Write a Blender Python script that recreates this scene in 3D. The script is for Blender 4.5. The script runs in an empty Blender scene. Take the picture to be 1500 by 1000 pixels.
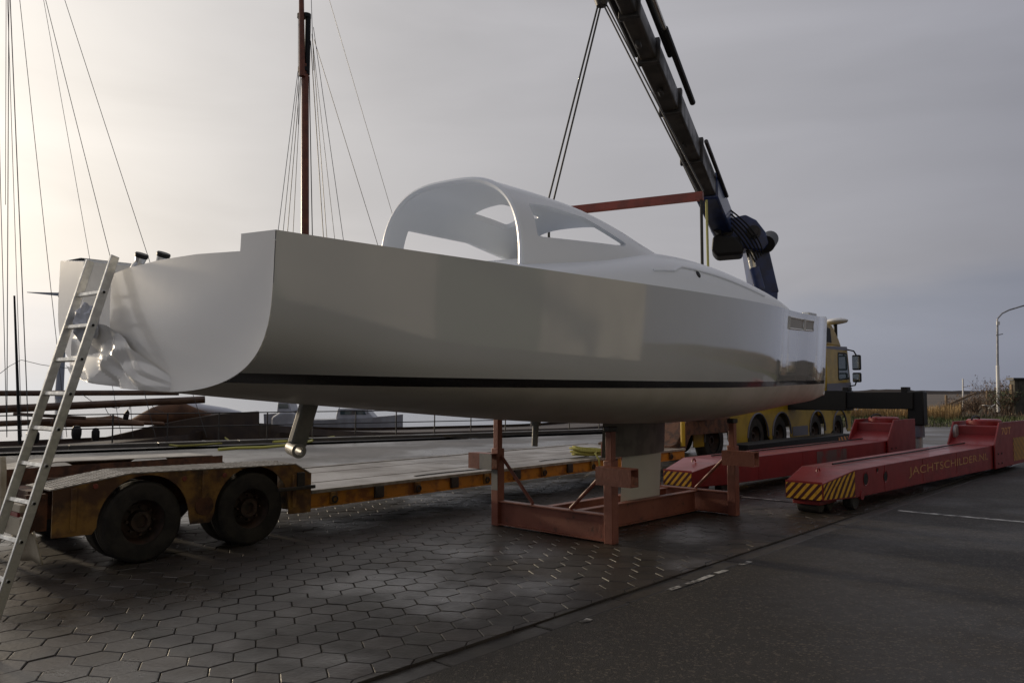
import bpy, bmesh, math, random
from mathutils import Matrix, Vector, Euler, noise
import numpy as np
random.seed(7)
R = math.radians
scene = bpy.context.scene
col = scene.collection

# ------------------------------------------------------------------ camera
F_PX, CAM_H, HOR = 1150.0, 1.7, 574.0           # focal in photo pixels, eye height, horizon row
PITCH = math.atan((HOR - 500) / F_PX)
cam = bpy.data.cameras.new('camera'); cam_o = bpy.data.objects.new('camera', cam); col.objects.link(cam_o)
cam.sensor_width = 36; cam.lens = F_PX / 1500 * 36; cam.clip_start = .05; cam.clip_end = 20000
cam_o.location = (0, 0, CAM_H); cam_o.rotation_euler = (math.pi / 2 + PITCH, 0, 0)
scene.camera = cam_o

# ------------------------------------------------------------------ sky and sun
SUN_AZ, SUN_EL = R(51), R(11)                    # left of the view axis, above the horizon
SUN = Vector((-math.sin(SUN_AZ) * math.cos(SUN_EL), math.cos(SUN_AZ) * math.cos(SUN_EL), math.sin(SUN_EL)))
world = bpy.data.worlds.new('World'); scene.world = world; world.use_nodes = True
nt = world.node_tree; nt.nodes.clear()
def wn(t, **k):
    n = nt.nodes.new(t)
    for a, v in k.items(): setattr(n, a, v)
    return n
def wl(a, b): nt.links.new(a, b)
def wm_(op, a, b=None, c=None, clamp=False):
    n = wn('ShaderNodeMath', operation=op); n.use_clamp = clamp
    for i, v in enumerate((a, b, c)):
        if v is None: continue
        if isinstance(v, (int, float)): n.inputs[i].default_value = v
        else: wl(v, n.inputs[i])
    return n.outputs[0]
tc = wn('ShaderNodeTexCoord'); sep = wn('ShaderNodeSeparateXYZ'); wl(tc.outputs['Generated'], sep.inputs[0])
dot = wn('ShaderNodeVectorMath', operation='DOT_PRODUCT'); wl(tc.outputs['Generated'], dot.inputs[0]); dot.inputs[1].default_value = SUN
c0 = wm_('MAXIMUM', dot.outputs['Value'], 0.0)
g1 = wm_('MULTIPLY', c0, 0.34); g2 = wm_('MULTIPLY', wm_('POWER', c0, 10.0), 0.86)
away = wm_('MINIMUM', dot.outputs['Value'], 0.0)      # the overcast thickens away from the sun
mp = wn('ShaderNodeMapping'); mp.inputs['Scale'].default_value = (1.0, 1.0, 4.5); wl(tc.outputs['Generated'], mp.inputs[0])
nz = wn('ShaderNodeTexNoise'); nz.inputs['Scale'].default_value = 2.1; nz.inputs['Detail'].default_value = 5; nz.inputs['Roughness'].default_value = .48; nz.inputs['Distortion'].default_value = .5
wl(mp.outputs[0], nz.inputs['Vector'])
nv = wm_('MULTIPLY_ADD', nz.outputs['Fac'], .42, .80)
up = wm_('MAXIMUM', sep.outputs['Z'], 0.0)
base = wm_('MULTIPLY', wm_('MULTIPLY_ADD', up, .05, .305), wm_('MULTIPLY_ADD', away, .45, 1.0))
cb = wn('ShaderNodeCombineColor')
def chan(kb, kg): return wm_('MULTIPLY', wm_('ADD', wm_('MULTIPLY', base, kb), wm_('MULTIPLY', wm_('ADD', g1, g2), kg)), nv)
edge = wm_('MULTIPLY_ADD', nz.outputs['Fac'], .16, wm_('SUBTRACT', sep.outputs['Z'], .08))       # height above a ragged cloud base
lowr = wn('ShaderNodeMapRange', interpolation_type='SMOOTHSTEP'); wl(edge, lowr.inputs[0]); lowr.inputs[1].default_value = .085; lowr.inputs[2].default_value = .135
low = lowr.outputs[0]                                                                       # 0 in the clear strip under the cloud, 1 in the cloud
def chan2(kb, kg, strip): return wm_('MULTIPLY', chan(kb, kg), wm_('MULTIPLY_ADD', low, 1 - strip, strip))
wl(chan2(.97, 1.06, .86), cb.inputs[0]); wl(chan2(.985, .98, .91), cb.inputs[1]); wl(chan2(1.16, .82, .98), cb.inputs[2])
bg1 = wn('ShaderNodeBackground'); wl(cb.outputs[0], bg1.inputs[0]); bg1.inputs[1].default_value = .93
sky = wn('ShaderNodeTexSky', sky_type='NISHITA'); sky.sun_disc = False
sky.sun_elevation = SUN_EL; sky.sun_rotation = -SUN_AZ; sky.air_density = 1.6; sky.dust_density = 4
bg2 = wn('ShaderNodeBackground'); wl(sky.outputs[0], bg2.inputs[0]); bg2.inputs[1].default_value = .05
lp = wn('ShaderNodeMixShader'); lp.inputs[0].default_value = .12
wl(bg1.outputs[0], lp.inputs[1]); wl(bg2.outputs[0], lp.inputs[2])
ow = wn('ShaderNodeOutputWorld'); wl(lp.outputs[0], ow.inputs[0])
sl = bpy.data.lights.new('sun', 'SUN'); sl.energy = 2.2; sl.angle = R(2.5); sl.color = (1, .83, .60)
so = bpy.data.objects.new('sun', sl); col.objects.link(so)
so.rotation_euler = (-SUN).to_track_quat('-Z', 'Y').to_euler()
scene.view_settings.view_transform = 'Standard'; scene.view_settings.look = 'None'
scene.view_settings.exposure = 0.0; scene.view_settings.gamma = 1.0; scene.view_settings.use_curve_mapping = False
scene.render.engine = 'CYCLES'
scene.render.resolution_x, scene.render.resolution_y = 1024, 682

# ------------------------------------------------------------------ helpers
def at(u, v, Y):
    """the point of the place seen at photo pixel (u, v) at distance Y in front of the camera"""
    x = (u - 750) / F_PX; y = (500 - v) / F_PX
    d = Vector((x, math.cos(PITCH) - y * math.sin(PITCH), math.sin(PITCH) + y * math.cos(PITCH)))
    return Vector((0, 0, CAM_H)) + d * (Y / d.y)
def ground_at(u, v, z=0.0):
    x = (u - 750) / F_PX; y = (500 - v) / F_PX
    d = Vector((x, math.cos(PITCH) - y * math.sin(PITCH), math.sin(PITCH) + y * math.cos(PITCH)))
    return Vector((0, 0, CAM_H)) + d * ((z - CAM_H) / d.z)
def project(p):
    x, y, z = p[0], p[1], p[2] - CAM_H
    fw = y * math.cos(PITCH) + z * math.sin(PITCH); upv = -y * math.sin(PITCH) + z * math.cos(PITCH)
    return 750 + F_PX * x / fw, 500 - F_PX * upv / fw
I4 = Matrix.Identity(4)
def frame(loc, yaw=0, pitch=0, roll=0):
    return Matrix.Translation(Vector(loc)) @ Euler((roll, pitch, yaw)).to_matrix().to_4x4()
SITE = frame((0, 0, 0), R(48))                   # everything on this yard is lined up along one direction
def sn(s, n, z=0.0): return SITE @ Vector((s, n, z))
WMAT = {}
class MB:
    """collects geometry in world space"""
    def __init__(self, M=None): self.v = []; self.f = []; self.M = M or I4
    def add(self, vs, fs, M=None):
        M = self.M if M is None else M; o = len(self.v)
        self.v += [M @ Vector(p) for p in vs]; self.f += [tuple(i + o for i in f) for f in fs]; return self
    def box(self, x0, x1, y0, y1, z0, z1, M=None):
        return self.add([(x, y, z) for z in (z0, z1) for y in (y0, y1) for x in (x0, x1)],
                 [(0, 2, 3, 1), (4, 5, 7, 6), (0, 1, 5, 4), (2, 6, 7, 3), (0, 4, 6, 2), (1, 3, 7, 5)], M)
    def prism(self, poly, axis, a, b, M=None):
        """poly: 2-D points; axis 'y' gives (x,z) outlines pushed from a to b, 'x' gives (y,z), 'z' gives (x,y)"""
        n = len(poly)
        def P(p, t): return {'y': (p[0], t, p[1]), 'x': (t, p[0], p[1]), 'z': (p[0], p[1], t)}[axis]
        vs = [P(p, a) for p in poly] + [P(p, b) for p in poly]
        fs = [tuple(range(n)), tuple(range(2 * n - 1, n - 1, -1))] + [(i, i + n, (i + 1) % n + n, (i + 1) % n) for i in range(n)]
        return self.add(vs, fs, M)
    def tube(self, p0, p1, r0, r1=None, n=10, M=None, cap=True):
        r1 = r0 if r1 is None else r1; p0 = Vector(p0); p1 = Vector(p1); d = (p1 - p0).normalized()
        a = d.orthogonal().normalized(); b = d.cross(a); vs = []
        for p, r in ((p0, r0), (p1, r1)):
            for k in range(n):
                t = 2 * math.pi * k / n; vs.append(p + (a * math.cos(t) + b * math.sin(t)) * r)
        fs = [(k, (k + 1) % n, (k + 1) % n + n, k + n) for k in range(n)]
        if cap: fs += [tuple(range(n - 1, -1, -1)), tuple(range(n, 2 * n))]
        return self.add(vs, fs, M)
    def path(self, pts, r, n=6, M=None):
        pts = [Vector(p) for p in pts]; vs = []; fs = []; m = len(pts)
        for i, p in enumerate(pts):
            d = (pts[min(i + 1, m - 1)] - pts[max(i - 1, 0)]).normalized()
            a = d.cross(Vector((0, 0, 1)));
            if a.length < 1e-3: a = d.orthogonal()
            a.normalize(); b = d.cross(a)
            rr = r[i] if isinstance(r, (list, tuple)) else r
            for k in range(n):
                t = 2 * math.pi * k / n; vs.append(p + (a * math.cos(t) + b * math.sin(t)) * rr)
        for i in range(m - 1):
            for k in range(n): fs.append((i * n + k, i * n + (k + 1) % n, (i + 1) * n + (k + 1) % n, (i + 1) * n + k))
        fs += [tuple(range(n - 1, -1, -1)), tuple(range((m - 1) * n, m * n))]
        return self.add(vs, fs, M)
    def beam(self, p0, p1, w, h, up=(0, 0, 1), M=None, w1=None, h1=None):
        """box beam from p0 to p1, w across, h along up"""
        p0 = Vector(p0); p1 = Vector(p1); d = (p1 - p0).normalized(); s = d.cross(Vector(up)).normalized(); u = s.cross(d)
        vs = []
        for p, ww, hh in ((p0, w, h), (p1, w1 or w, h1 or h)):
            for a, b in ((-1, -1), (1, -1), (1, 1), (-1, 1)): vs.append(p + s * (a * ww / 2) + u * (b * hh / 2))
        return self.add(vs, [(0, 3, 2, 1), (4, 5, 6, 7), (0, 1, 5, 4), (1, 2, 6, 5), (2, 3, 7, 6), (3, 0, 4, 7)], M)
    def lathe(self, prof, c, axis, n=28, M=None):
        """prof: (radius, offset along axis) pairs"""
        d = Vector(axis).normalized(); a = d.orthogonal().normalized(); b = d.cross(a); c = Vector(c); vs = []; fs = []; m = len(prof)
        for r, o in prof:
            for k in range(n):
                t = 2 * math.pi * k / n; vs.append(c + d * o + (a * math.cos(t) + b * math.sin(t)) * r)
        for i in range(m - 1):
            for k in range(n): fs.append((i * n + k, i * n + (k + 1) % n, (i + 1) * n + (k + 1) % n, (i + 1) * n + k))
        return self.add(vs, fs, M)
    def grid(self, rows, M=None, closed=False):
        n = len(rows[0]); vs = [p for r in rows for p in r]; fs = []
        for i in range(len(rows) - 1):
            for k in range(n if closed else n - 1):
                fs.append((i * n + k, i * n + (k + 1) % n, (i + 1) * n + (k + 1) % n, (i + 1) * n + k))
        return self.add(vs, fs, M)
    def build(self, name, mat, parent=None, smooth=30, bevel=0, solid=0, recalc=True):
        me = bpy.data.meshes.new(name); o = bpy.data.objects.new(name, me); col.objects.link(o)
        W = WMAT.get(parent.name, I4) if parent else I4; inv = W.inverted()
        me.from_pydata([inv @ p for p in self.v], [], self.f)
        if recalc:
            bm = bmesh.new(); bm.from_mesh(me); bmesh.ops.remove_doubles(bm, verts=bm.verts, dist=1e-5)
            bmesh.ops.recalc_face_normals(bm, faces=bm.faces); bm.to_mesh(me); bm.free()
        if mat: me.materials.append(mat)
        if smooth: me.shade_smooth(); me.set_sharp_from_angle(angle=R(smooth))
        if solid:
            m = o.modifiers.new('thickness', 'SOLIDIFY'); m.thickness = solid; m.offset = -1
        if bevel:
            m = o.modifiers.new('bevel', 'BEVEL'); m.width = bevel; m.segments = 2; m.limit_method = 'ANGLE'; m.angle_limit = R(40)
        if parent: o.parent = parent; WMAT[o.name] = W
        return o
def tag(o, label=None, cat=None, group=None, kind=None):
    if label: o['label'] = label
    if cat: o['category'] = cat
    if group: o['group'] = group
    if kind: o['kind'] = kind
    return o
def thing(name, M, label, cat, group=None):
    o = bpy.data.objects.new(name, None); col.objects.link(o); o.empty_display_size = .2
    o.matrix_world = M; o.location = M.to_translation(); o.rotation_euler = M.to_euler(); WMAT[o.name] = M
    return tag(o, label, cat, group)
def interp(xs, ys, x):
    """smooth (monotone-ish cubic) interpolation through a table"""
    n = len(xs)
    if x <= xs[0]: return ys[0]
    if x >= xs[-1]: return ys[-1]
    i = max(k for k in range(n - 1) if xs[k] <= x)
    def slope(k):
        if k == 0: return (ys[1] - ys[0]) / (xs[1] - xs[0])
        if k == n - 1: return (ys[-1] - ys[-2]) / (xs[-1] - xs[-2])
        return (ys[k + 1] - ys[k - 1]) / (xs[k + 1] - xs[k - 1])
    h = xs[i + 1] - xs[i]; t = (x - xs[i]) / h; a, b = ys[i], ys[i + 1]; m0, m1 = slope(i) * h, slope(i + 1) * h
    return (2*t**3 - 3*t*t + 1)*a + (t**3 - 2*t*t + t)*m0 + (-2*t**3 + 3*t*t)*b + (t**3 - t*t)*m1

# ------------------------------------------------------------------ materials
def mat(name, c, rough=.5, metal=0, c2=None, nscale=4, ndetail=6, lo=.4, hi=.6, bump=0, bscale=60, rough2=None, coat=0, spec=.5, coord='Object', stretch=None, c3=None, c3scale=.7, c3lo=.5, c3hi=.7):
    m = bpy.data.materials.new(name); m.use_nodes = True; t = m.node_tree; b = t.nodes['Principled BSDF']
    b.inputs['Base Color'].default_value = (*c, 1); b.inputs['Roughness'].default_value = rough; b.inputs['Metallic'].default_value = metal
    b.inputs['Coat Weight'].default_value = coat; b.inputs['Coat Roughness'].default_value = .05; b.inputs['Specular IOR Level'].default_value = spec
    tcn = t.nodes.new('ShaderNodeTexCoord'); src = tcn.outputs[coord]
    if coord == 'World':
        pass
    if stretch:
        mpn = t.nodes.new('ShaderNodeMapping'); mpn.inputs['Scale'].default_value = stretch; t.links.new(src, mpn.inputs[0]); src = mpn.outputs[0]
    def nse(sc, det=6, rg=.55):
        n = t.nodes.new('ShaderNodeTexNoise'); n.inputs['Scale'].default_value = sc; n.inputs['Detail'].default_value = det; n.inputs['Roughness'].default_value = rg
        t.links.new(src, n.inputs['Vector']); return n.outputs['Fac']
    def ramp(f, a, bb):
        r = t.nodes.new('ShaderNodeMapRange'); r.interpolation_type = 'SMOOTHSTEP'; r.inputs[1].default_value = a; r.inputs[2].default_value = bb
        t.links.new(f, r.inputs[0]); return r.outputs[0]
    if c2:
        fac = ramp(nse(nscale, ndetail), lo, hi)
        mx = t.nodes.new('ShaderNodeMix'); mx.data_type = 'RGBA'; mx.inputs[6].default_value = (*c, 1); mx.inputs[7].default_value = (*c2, 1)
        t.links.new(fac, mx.inputs[0]); out = mx.outputs[2]
        if c3:
            f3 = ramp(nse(c3scale, 8, .65), c3lo, c3hi); m3 = t.nodes.new('ShaderNodeMix'); m3.data_type = 'RGBA'; m3.inputs[7].default_value = (*c3, 1)
            t.links.new(out, m3.inputs[6]); t.links.new(f3, m3.inputs[0]); out = m3.outputs[2]
        t.links.new(out, b.inputs['Base Color'])
        if rough2 is not None:
            mr = t.nodes.new('ShaderNodeMapRange'); mr.inputs[3].default_value = rough; mr.inputs[4].default_value = rough2
            t.links.new(fac, mr.inputs[0]); t.links.new(mr.outputs[0], b.inputs['Roughness'])
    if bump:
        bn = t.nodes.new('ShaderNodeBump'); bn.inputs['Strength'].default_value = bump; bn.inputs['Distance'].default_value = .02
        t.links.new(nse(bscale, 4), bn.inputs['Height']); t.links.new(bn.outputs[0], b.inputs['Normal'])
    return m
M = {}
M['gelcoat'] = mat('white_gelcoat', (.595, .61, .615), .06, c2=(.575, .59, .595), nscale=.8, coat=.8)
M['deckwhite'] = mat('white_deck_paint', (.80, .835, .88), .30)
M['stripe'] = mat('black_stripe', (.012, .011, .011), .15, coat=.3)
M['bottom'] = mat('grey_antifouling', (.60, .57, .52), .38, c2=(.51, .48, .43), nscale=1.2, ndetail=8, lo=.35, hi=.7, rough2=.6)
M['keelgrey'] = mat('dark_keel_paint', (.10, .095, .09), .5, c2=(.15, .14, .13), nscale=5)
M['keellight'] = mat('light_keel_primer', (.66, .66, .62), .45, c2=(.56, .56, .53), nscale=1.2, lo=.3, hi=.8)
M['film'] = mat('white_plastic_film', (.80, .79, .76), .22, bump=.06, bscale=3, coat=.2)
M['alu'] = mat('aluminium', (.68, .68, .66), .34, 1.0, c2=(.58, .58, .56), nscale=20, rough2=.45)
M['black'] = mat('black_plastic', (.012, .012, .012), .5, spec=.25)
M['rubber'] = mat('tyre_rubber', (.014, .013, .012), .75, c2=(.032, .028, .024), nscale=5, bump=.3, bscale=40)
M['rim'] = mat('dirty_rim', (.06, .035, .025), .6, c2=(.03, .02, .016), nscale=9)
M['redlead'] = mat('red_primer_steel', (.27, .095, .063), .5, c2=(.19, .062, .042), nscale=3, lo=.35, hi=.7, bump=.15, bscale=30, c3=(.10, .05, .035), c3scale=6, c3lo=.6, c3hi=.72)
M['greyprimer'] = mat('grey_primer_steel', (.22, .22, .21), .5, c2=(.28, .27, .25), nscale=6)
M['moverred'] = mat('red_machine_paint', (.25, .018, .02), .36, c2=(.18, .014, .015), nscale=2.2, lo=.35, hi=.75, rough2=.5, coat=.15, c3=(.13, .03, .026), c3scale=5, c3lo=.64, c3hi=.75)
M['rustyellow'] = mat('rusty_yellow_paint', (.29, .155, .035), .6, c2=(.09, .042, .02), nscale=3.5, ndetail=10, lo=.38, hi=.60, bump=.3, bscale=25, c3=(.045, .026, .017), c3scale=2.0, c3lo=.5, c3hi=.66)
M['beamyellow'] = mat('yellow_side_paint', (.50, .21, .018), .5, c2=(.24, .09, .02), nscale=5, ndetail=8, lo=.45, hi=.65)
M['rust'] = mat('brown_rust', (.12, .05, .025), .8, c2=(.05, .024, .015), nscale=6, bump=.4, bscale=20)
M['darksteel'] = mat('dark_steel', (.02, .019, .018), .5, c2=(.04, .034, .03), nscale=6)
M['cabyellow'] = mat('truck_yellow', (.46, .30, .014), .38, c2=(.36, .235, .012), nscale=2, coat=.3)
M['bandgrey'] = mat('truck_grey_band', (.13, .13, .17), .35)
M['glass'] = mat('dark_glass', (.05, .08, .09), .04, coat=.5)
M['lampglass'] = mat('mirror_glass', (.75, .8, .8), .05, .9)
M['blue'] = mat('crane_blue', (.02, .045, .16), .35, c2=(.015, .03, .10), nscale=3, coat=.2)
M['boom'] = mat('boom_dark', (.024, .021, .018), .5, c2=(.042, .035, .028), nscale=2.5, rough2=.35)
M['chrome'] = mat('piston_chrome', (.6, .58, .52), .25, .9)
M['spread'] = mat('spreader_red', (.26, .055, .035), .5, c2=(.18, .045, .03), nscale=4)
M['sling'] = mat('sling_black', (.03, .03, .028), .8)
M['slingyellow'] = mat('sling_yellow', (.42, .40, .14), .8)
M['cable'] = mat('steel_rope', (.06, .06, .06), .5)
M['rope'] = mat('yellow_green_rope', (.36, .34, .07), .8, c2=(.22, .20, .05), nscale=60)
M['hose'] = mat('yellow_hose', (.52, .50, .10), .5)
M['wood'] = mat('weathered_wood', (.30, .21, .12), .75, c2=(.19, .13, .08), nscale=3, stretch=(1, 8, 8), bump=.3, bscale=20)
M['greywood'] = mat('pale_dirty_plate', (.46, .41, .31), .6, c2=(.28, .23, .16), nscale=3.5, ndetail=9, lo=.42, hi=.7, c3=(.12, .08, .05), c3scale=4, c3lo=.6, c3hi=.75)
M['deckply'] = mat('wet_plywood', (.22, .19, .155), .30, c2=(.13, .11, .09), nscale=1.2, ndetail=9, lo=.35, hi=.7, rough2=.5, bump=.15, bscale=30)
M['plate'] = mat('frosted_tread_plate', (.34, .315, .28), .5, c2=(.22, .20, .17), nscale=6)
M['mastwood'] = mat('varnished_mast', (.22, .065, .03), .4, c2=(.15, .045, .02), nscale=2)
M['sparwood'] = mat('brown_spar', (.11, .06, .035), .5, c2=(.07, .035, .02), nscale=2)
M['shiphull'] = mat('dark_brown_hull', (.035, .022, .016), .6, c2=(.055, .035, .022), nscale=2)
M['sail'] = mat('brown_sail', (.15, .075, .038), .85, c2=(.09, .045, .025), nscale=1.5, bump=.3, bscale=5)
M['tarp'] = mat('pale_tarp', (.55, .57, .62), .6, bump=.3, bscale=4)
M['whiteboat'] = mat('white_boat', (.40, .42, .46), .5, c2=(.30, .31, .34), nscale=1.5)
M['turbine'] = mat('turbine_grey', (.38, .40, .44), .5)
M['galv'] = mat('galvanised_pole', (.30, .30, .31), .4, .4, c2=(.42, .42, .42), nscale=3)
M['polewhite'] = mat('white_painted_pole', (.75, .74, .71), .5)
M['line'] = mat('worn_road_paint', (.58, .57, .53), .5, c2=(.05, .045, .04), nscale=7, ndetail=10, lo=.44, hi=.60)
M['water'] = mat('grey_water', (.025, .03, .035), .10, bump=.25, bscale=1.2, coord='Object')
M['grassdirt'] = mat('verge_soil', (.05, .055, .02), .9, c2=(.075, .06, .03), nscale=.5, bump=.5, bscale=6)
M['dike'] = mat('dike_scrub', (.055, .045, .022), .95, c2=(.085, .06, .032), nscale=.35, ndetail=9, lo=.4, hi=.65, bump=.6, bscale=3)
M['farland'] = mat('far_land', (.075, .06, .05), .9, c2=(.11, .085, .065), nscale=.02)
M['grass'] = mat('grass_blades', (.055, .085, .02), .7, c2=(.10, .10, .03), nscale=.5)
M['reed'] = mat('dry_reed', (.42, .28, .12), .8, c2=(.32, .21, .09), nscale=.4)
M['twig'] = mat('bare_twigs', (.11, .075, .05), .9, c2=(.16, .10, .06), nscale=2)
M['leaf'] = mat('hedge_leaf', (.04, .06, .02), .7, c2=(.09, .085, .03), nscale=2)
M['shed'] = mat('dark_shed_boards', (.07, .065, .05), .8, c2=(.10, .09, .07), nscale=3)
M['hallwall'] = mat('grey_hall_cladding', (.36, .35, .33), .6, c2=(.30, .29, .275), nscale=.5)
M['halldoor'] = mat('green_hall_door', (.08, .11, .08), .5)
M['patch'] = mat('worn_grey_red_paint', (.11, .075, .075), .5, c2=(.19, .03, .03), nscale=3, lo=.45, hi=.6)
M['recess'] = mat('recess_grey', (.36, .35, .33), .5)
M['text'] = mat('faded_gold_lettering', (.50, .27, .11), .6, c2=(.34, .09, .06), nscale=30, lo=.52, hi=.68)
M['text70'] = mat('gold_number_paint', (.70, .36, .14), .5)
M['pavebase'] = mat('paver_bedding', (.026, .022, .018), .6, c2=(.05, .043, .034), nscale=8)
def hazard(name, c1, c2, scale, ang, worn=.0):
    m = bpy.data.materials.new(name); m.use_nodes = True; t = m.node_tree; b = t.nodes['Principled BSDF']; b.inputs['Roughness'].default_value = .35
    uv = t.nodes.new('ShaderNodeAttribute'); uv.attribute_name = 'stripe'
    fr = t.nodes.new('ShaderNodeMath'); fr.operation = 'FRACT'; t.links.new(uv.outputs['Fac'], fr.inputs[0])
    gt = t.nodes.new('ShaderNodeMath'); gt.operation = 'GREATER_THAN'; gt.inputs[1].default_value = .5; t.links.new(fr.outputs[0], gt.inputs[0])
    mx = t.nodes.new('ShaderNodeMix'); mx.data_type = 'RGBA'; mx.inputs[6].default_value = (*c1, 1); mx.inputs[7].default_value = (*c2, 1)
    t.links.new(gt.outputs[0], mx.inputs[0])
    tcn = t.nodes.new('ShaderNodeTexCoord'); n = t.nodes.new('ShaderNodeTexNoise'); n.inputs['Scale'].default_value = 14; n.inputs['Detail'].default_value = 8; t.links.new(tcn.outputs['Object'], n.inputs[0])
    mr = t.nodes.new('ShaderNodeMapRange'); mr.inputs[1].default_value = .5; mr.inputs[2].default_value = .75; mr.inputs[3].default_value = 0; mr.inputs[4].default_value = worn; t.links.new(n.outputs['Fac'], mr.inputs[0])
    m2 = t.nodes.new('ShaderNodeMix'); m2.data_type = 'RGBA'; m2.inputs[7].default_value = (.10, .03, .02, 1); t.links.new(mx.outputs[2], m2.inputs[6]); t.links.new(mr.outputs[0], m2.inputs[0])
    t.links.new(m2.outputs[2], b.inputs['Base Color']); return m
M['hazard'] = hazard('hazard_stripes', (.66, .36, .03), (.06, .012, .012), 1, 0, .5)
M['hazardorange'] = hazard('orange_hazard_stripes', (.75, .28, .04), (.02, .02, .02), 1, 0, .3)
def stripe_quad(quad, name, material, parent, pitch=.13, slant=1.0):
    """a flat printed sticker; quad = bl, br, tr, tl; stripes lean to the right going up"""
    bl, br, tr, tl = [Vector(q) for q in quad]
    mb = MB(); n = 2
    o = mb.add([bl, br, tr, tl], [(0, 1, 2, 3)], I4).build(name, material, parent, smooth=0, recalc=False)
    w = (br - bl).length; h = (tl - bl).length
    at_ = o.data.attributes.new('stripe', 'FLOAT', 'POINT')
    vals = [0, w / pitch, (w - h * slant) / pitch, -h * slant / pitch]
    for i, v in enumerate(vals): at_.data[i].value = v + 20
    return o
# wet ground materials laid out in world space
def ground_mat(name, c1, c2, scale, r_dry, r_wet, wet_scale, bump, bscale, grit=None, tint=False, wetlo=.42, wethi=.62):
    m = bpy.data.materials.new(name); m.use_nodes = True; t = m.node_tree; b = t.nodes['Principled BSDF']
    geo = t.nodes.new('ShaderNodeNewGeometry'); P = geo.outputs['Position']
    def nse(sc, det=6, rg=.55):
        n = t.nodes.new('ShaderNodeTexNoise'); n.inputs['Scale'].default_value = sc; n.inputs['Detail'].default_value = det; n.inputs['Roughness'].default_value = rg; t.links.new(P, n.inputs['Vector']); return n.outputs['Fac']
    def mrng(f, a, bb, c=0, d=1):
        r = t.nodes.new('ShaderNodeMapRange'); r.interpolation_type = 'SMOOTHSTEP'
        for i, v in enumerate((a, bb, c, d)): r.inputs[i + 1].default_value = v
        t.links.new(f, r.inputs[0]); return r.outputs[0]
    mx = t.nodes.new('ShaderNodeMix'); mx.data_type = 'RGBA'; mx.inputs[6].default_value = (*c1, 1); mx.inputs[7].default_value = (*c2, 1); t.links.new(mrng(nse(scale, 8), .35, .7), mx.inputs[0])
    out = mx.outputs[2]
    if grit:
        vo = t.nodes.new('ShaderNodeTexVoronoi'); vo.inputs['Scale'].default_value = 62; t.links.new(P, vo.inputs['Vector'])
        sx = t.nodes.new('ShaderNodeSeparateColor'); t.links.new(vo.outputs['Color'], sx.inputs[0])
        g = t.nodes.new('ShaderNodeMix'); g.data_type = 'RGBA'; g.inputs[7].default_value = (*grit, 1); t.links.new(out, g.inputs[6]); t.links.new(mrng(sx.outputs[0], .80, .97), g.inputs[0]); out = g.outputs[2]
    if tint:
        a = t.nodes.new('ShaderNodeAttribute'); a.attribute_name = 'tint'
        h = t.nodes.new('ShaderNodeMix'); h.data_type = 'RGBA'; h.blend_type = 'MULTIPLY'; h.inputs[0].default_value = 1; t.links.new(out, h.inputs[6]); t.links.new(a.outputs['Color'], h.inputs[7]); out = h.outputs[2]
    t.links.new(out, b.inputs['Base Color'])
    wet = mrng(nse(wet_scale, 4, .5), wetlo, wethi, r_dry, r_wet)
    fine = nse(wet_scale * 14, 5); mm = t.nodes.new('ShaderNodeMath'); mm.operation = 'MULTIPLY_ADD'; mm.inputs[1].default_value = .22; t.links.new(fine, mm.inputs[0])
    sb = t.nodes.new('ShaderNodeMath'); sb.operation = 'SUBTRACT'; sb.inputs[1].default_value = .11; t.links.new(wet, sb.inputs[0]); t.links.new(sb.outputs[0], mm.inputs[2])
    t.links.new(mm.outputs[0], b.inputs['Roughness'])
    bn = t.nodes.new('ShaderNodeBump'); bn.inputs['Strength'].default_value = bump; bn.inputs['Distance'].default_value = .01
    t.links.new(nse(bscale, 3), bn.inputs['Height']); t.links.new(bn.outputs[0], b.inputs['Normal']); return m
M['asphalt'] = ground_mat('wet_asphalt', (.019, .0165, .014), (.031, .0265, .022), .45, .72, .55, .5, .9, 85, grit=(.085, .070, .054))
M['paver'] = ground_mat('wet_hex_pavers', (.040, .033, .027), (.063, .053, .043), 2.2, .52, .29, .55, .35, 28, tint=True)
M['quay'] = ground_mat('wet_quay', (.062, .056, .051), (.10, .092, .084), .35, .55, .30, .3, .3, 9)
M['kerb'] = ground_mat('wet_concrete', (.045, .040, .035), (.07, .062, .052), 3, .6, .4, .8, .3, 30)

# ================================================================== SETTING
def sheet(name, poly, z, material, kind='structure'):
    mb = MB(); mb.add([(p[0], p[1], z) for p in poly], [tuple(range(len(poly)))], I4)
    return tag(mb.build(name, material, smooth=0), kind=kind)
Q0, Q1 = Vector((-13.7, 24.4, 0)), Vector((-1.4, 31.8, 0)); QD = (Q1 - Q0).normalized(); QN = Vector((-QD.y, QD.x, 0))
def quay(t, off=0, z=0.0): return Q0 + QD * t + QN * off + Vector((0, 0, z))
GUT = 3.62                                          # where the asphalt stops and the pavers start (n in the yard frame)
g = [sn(-25, GUT), sn(90, GUT), (400, 60, 0), (400, -200, 0), (-150, -200, 0), (-100, -60, 0)]
o = sheet('asphalt_road', g, 0.0, M['asphalt']); o['label'] = 'dark wet asphalt of the yard'
qa, qb = quay(-90), quay(50)
# paved side, bounded by the quay edge
g = [sn(-25, GUT), sn(90, GUT), (70, 75, 0), qb, qa, (-110, -40, 0)]
sheet('paved_yard', g, -.035, M['quay'])
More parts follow.
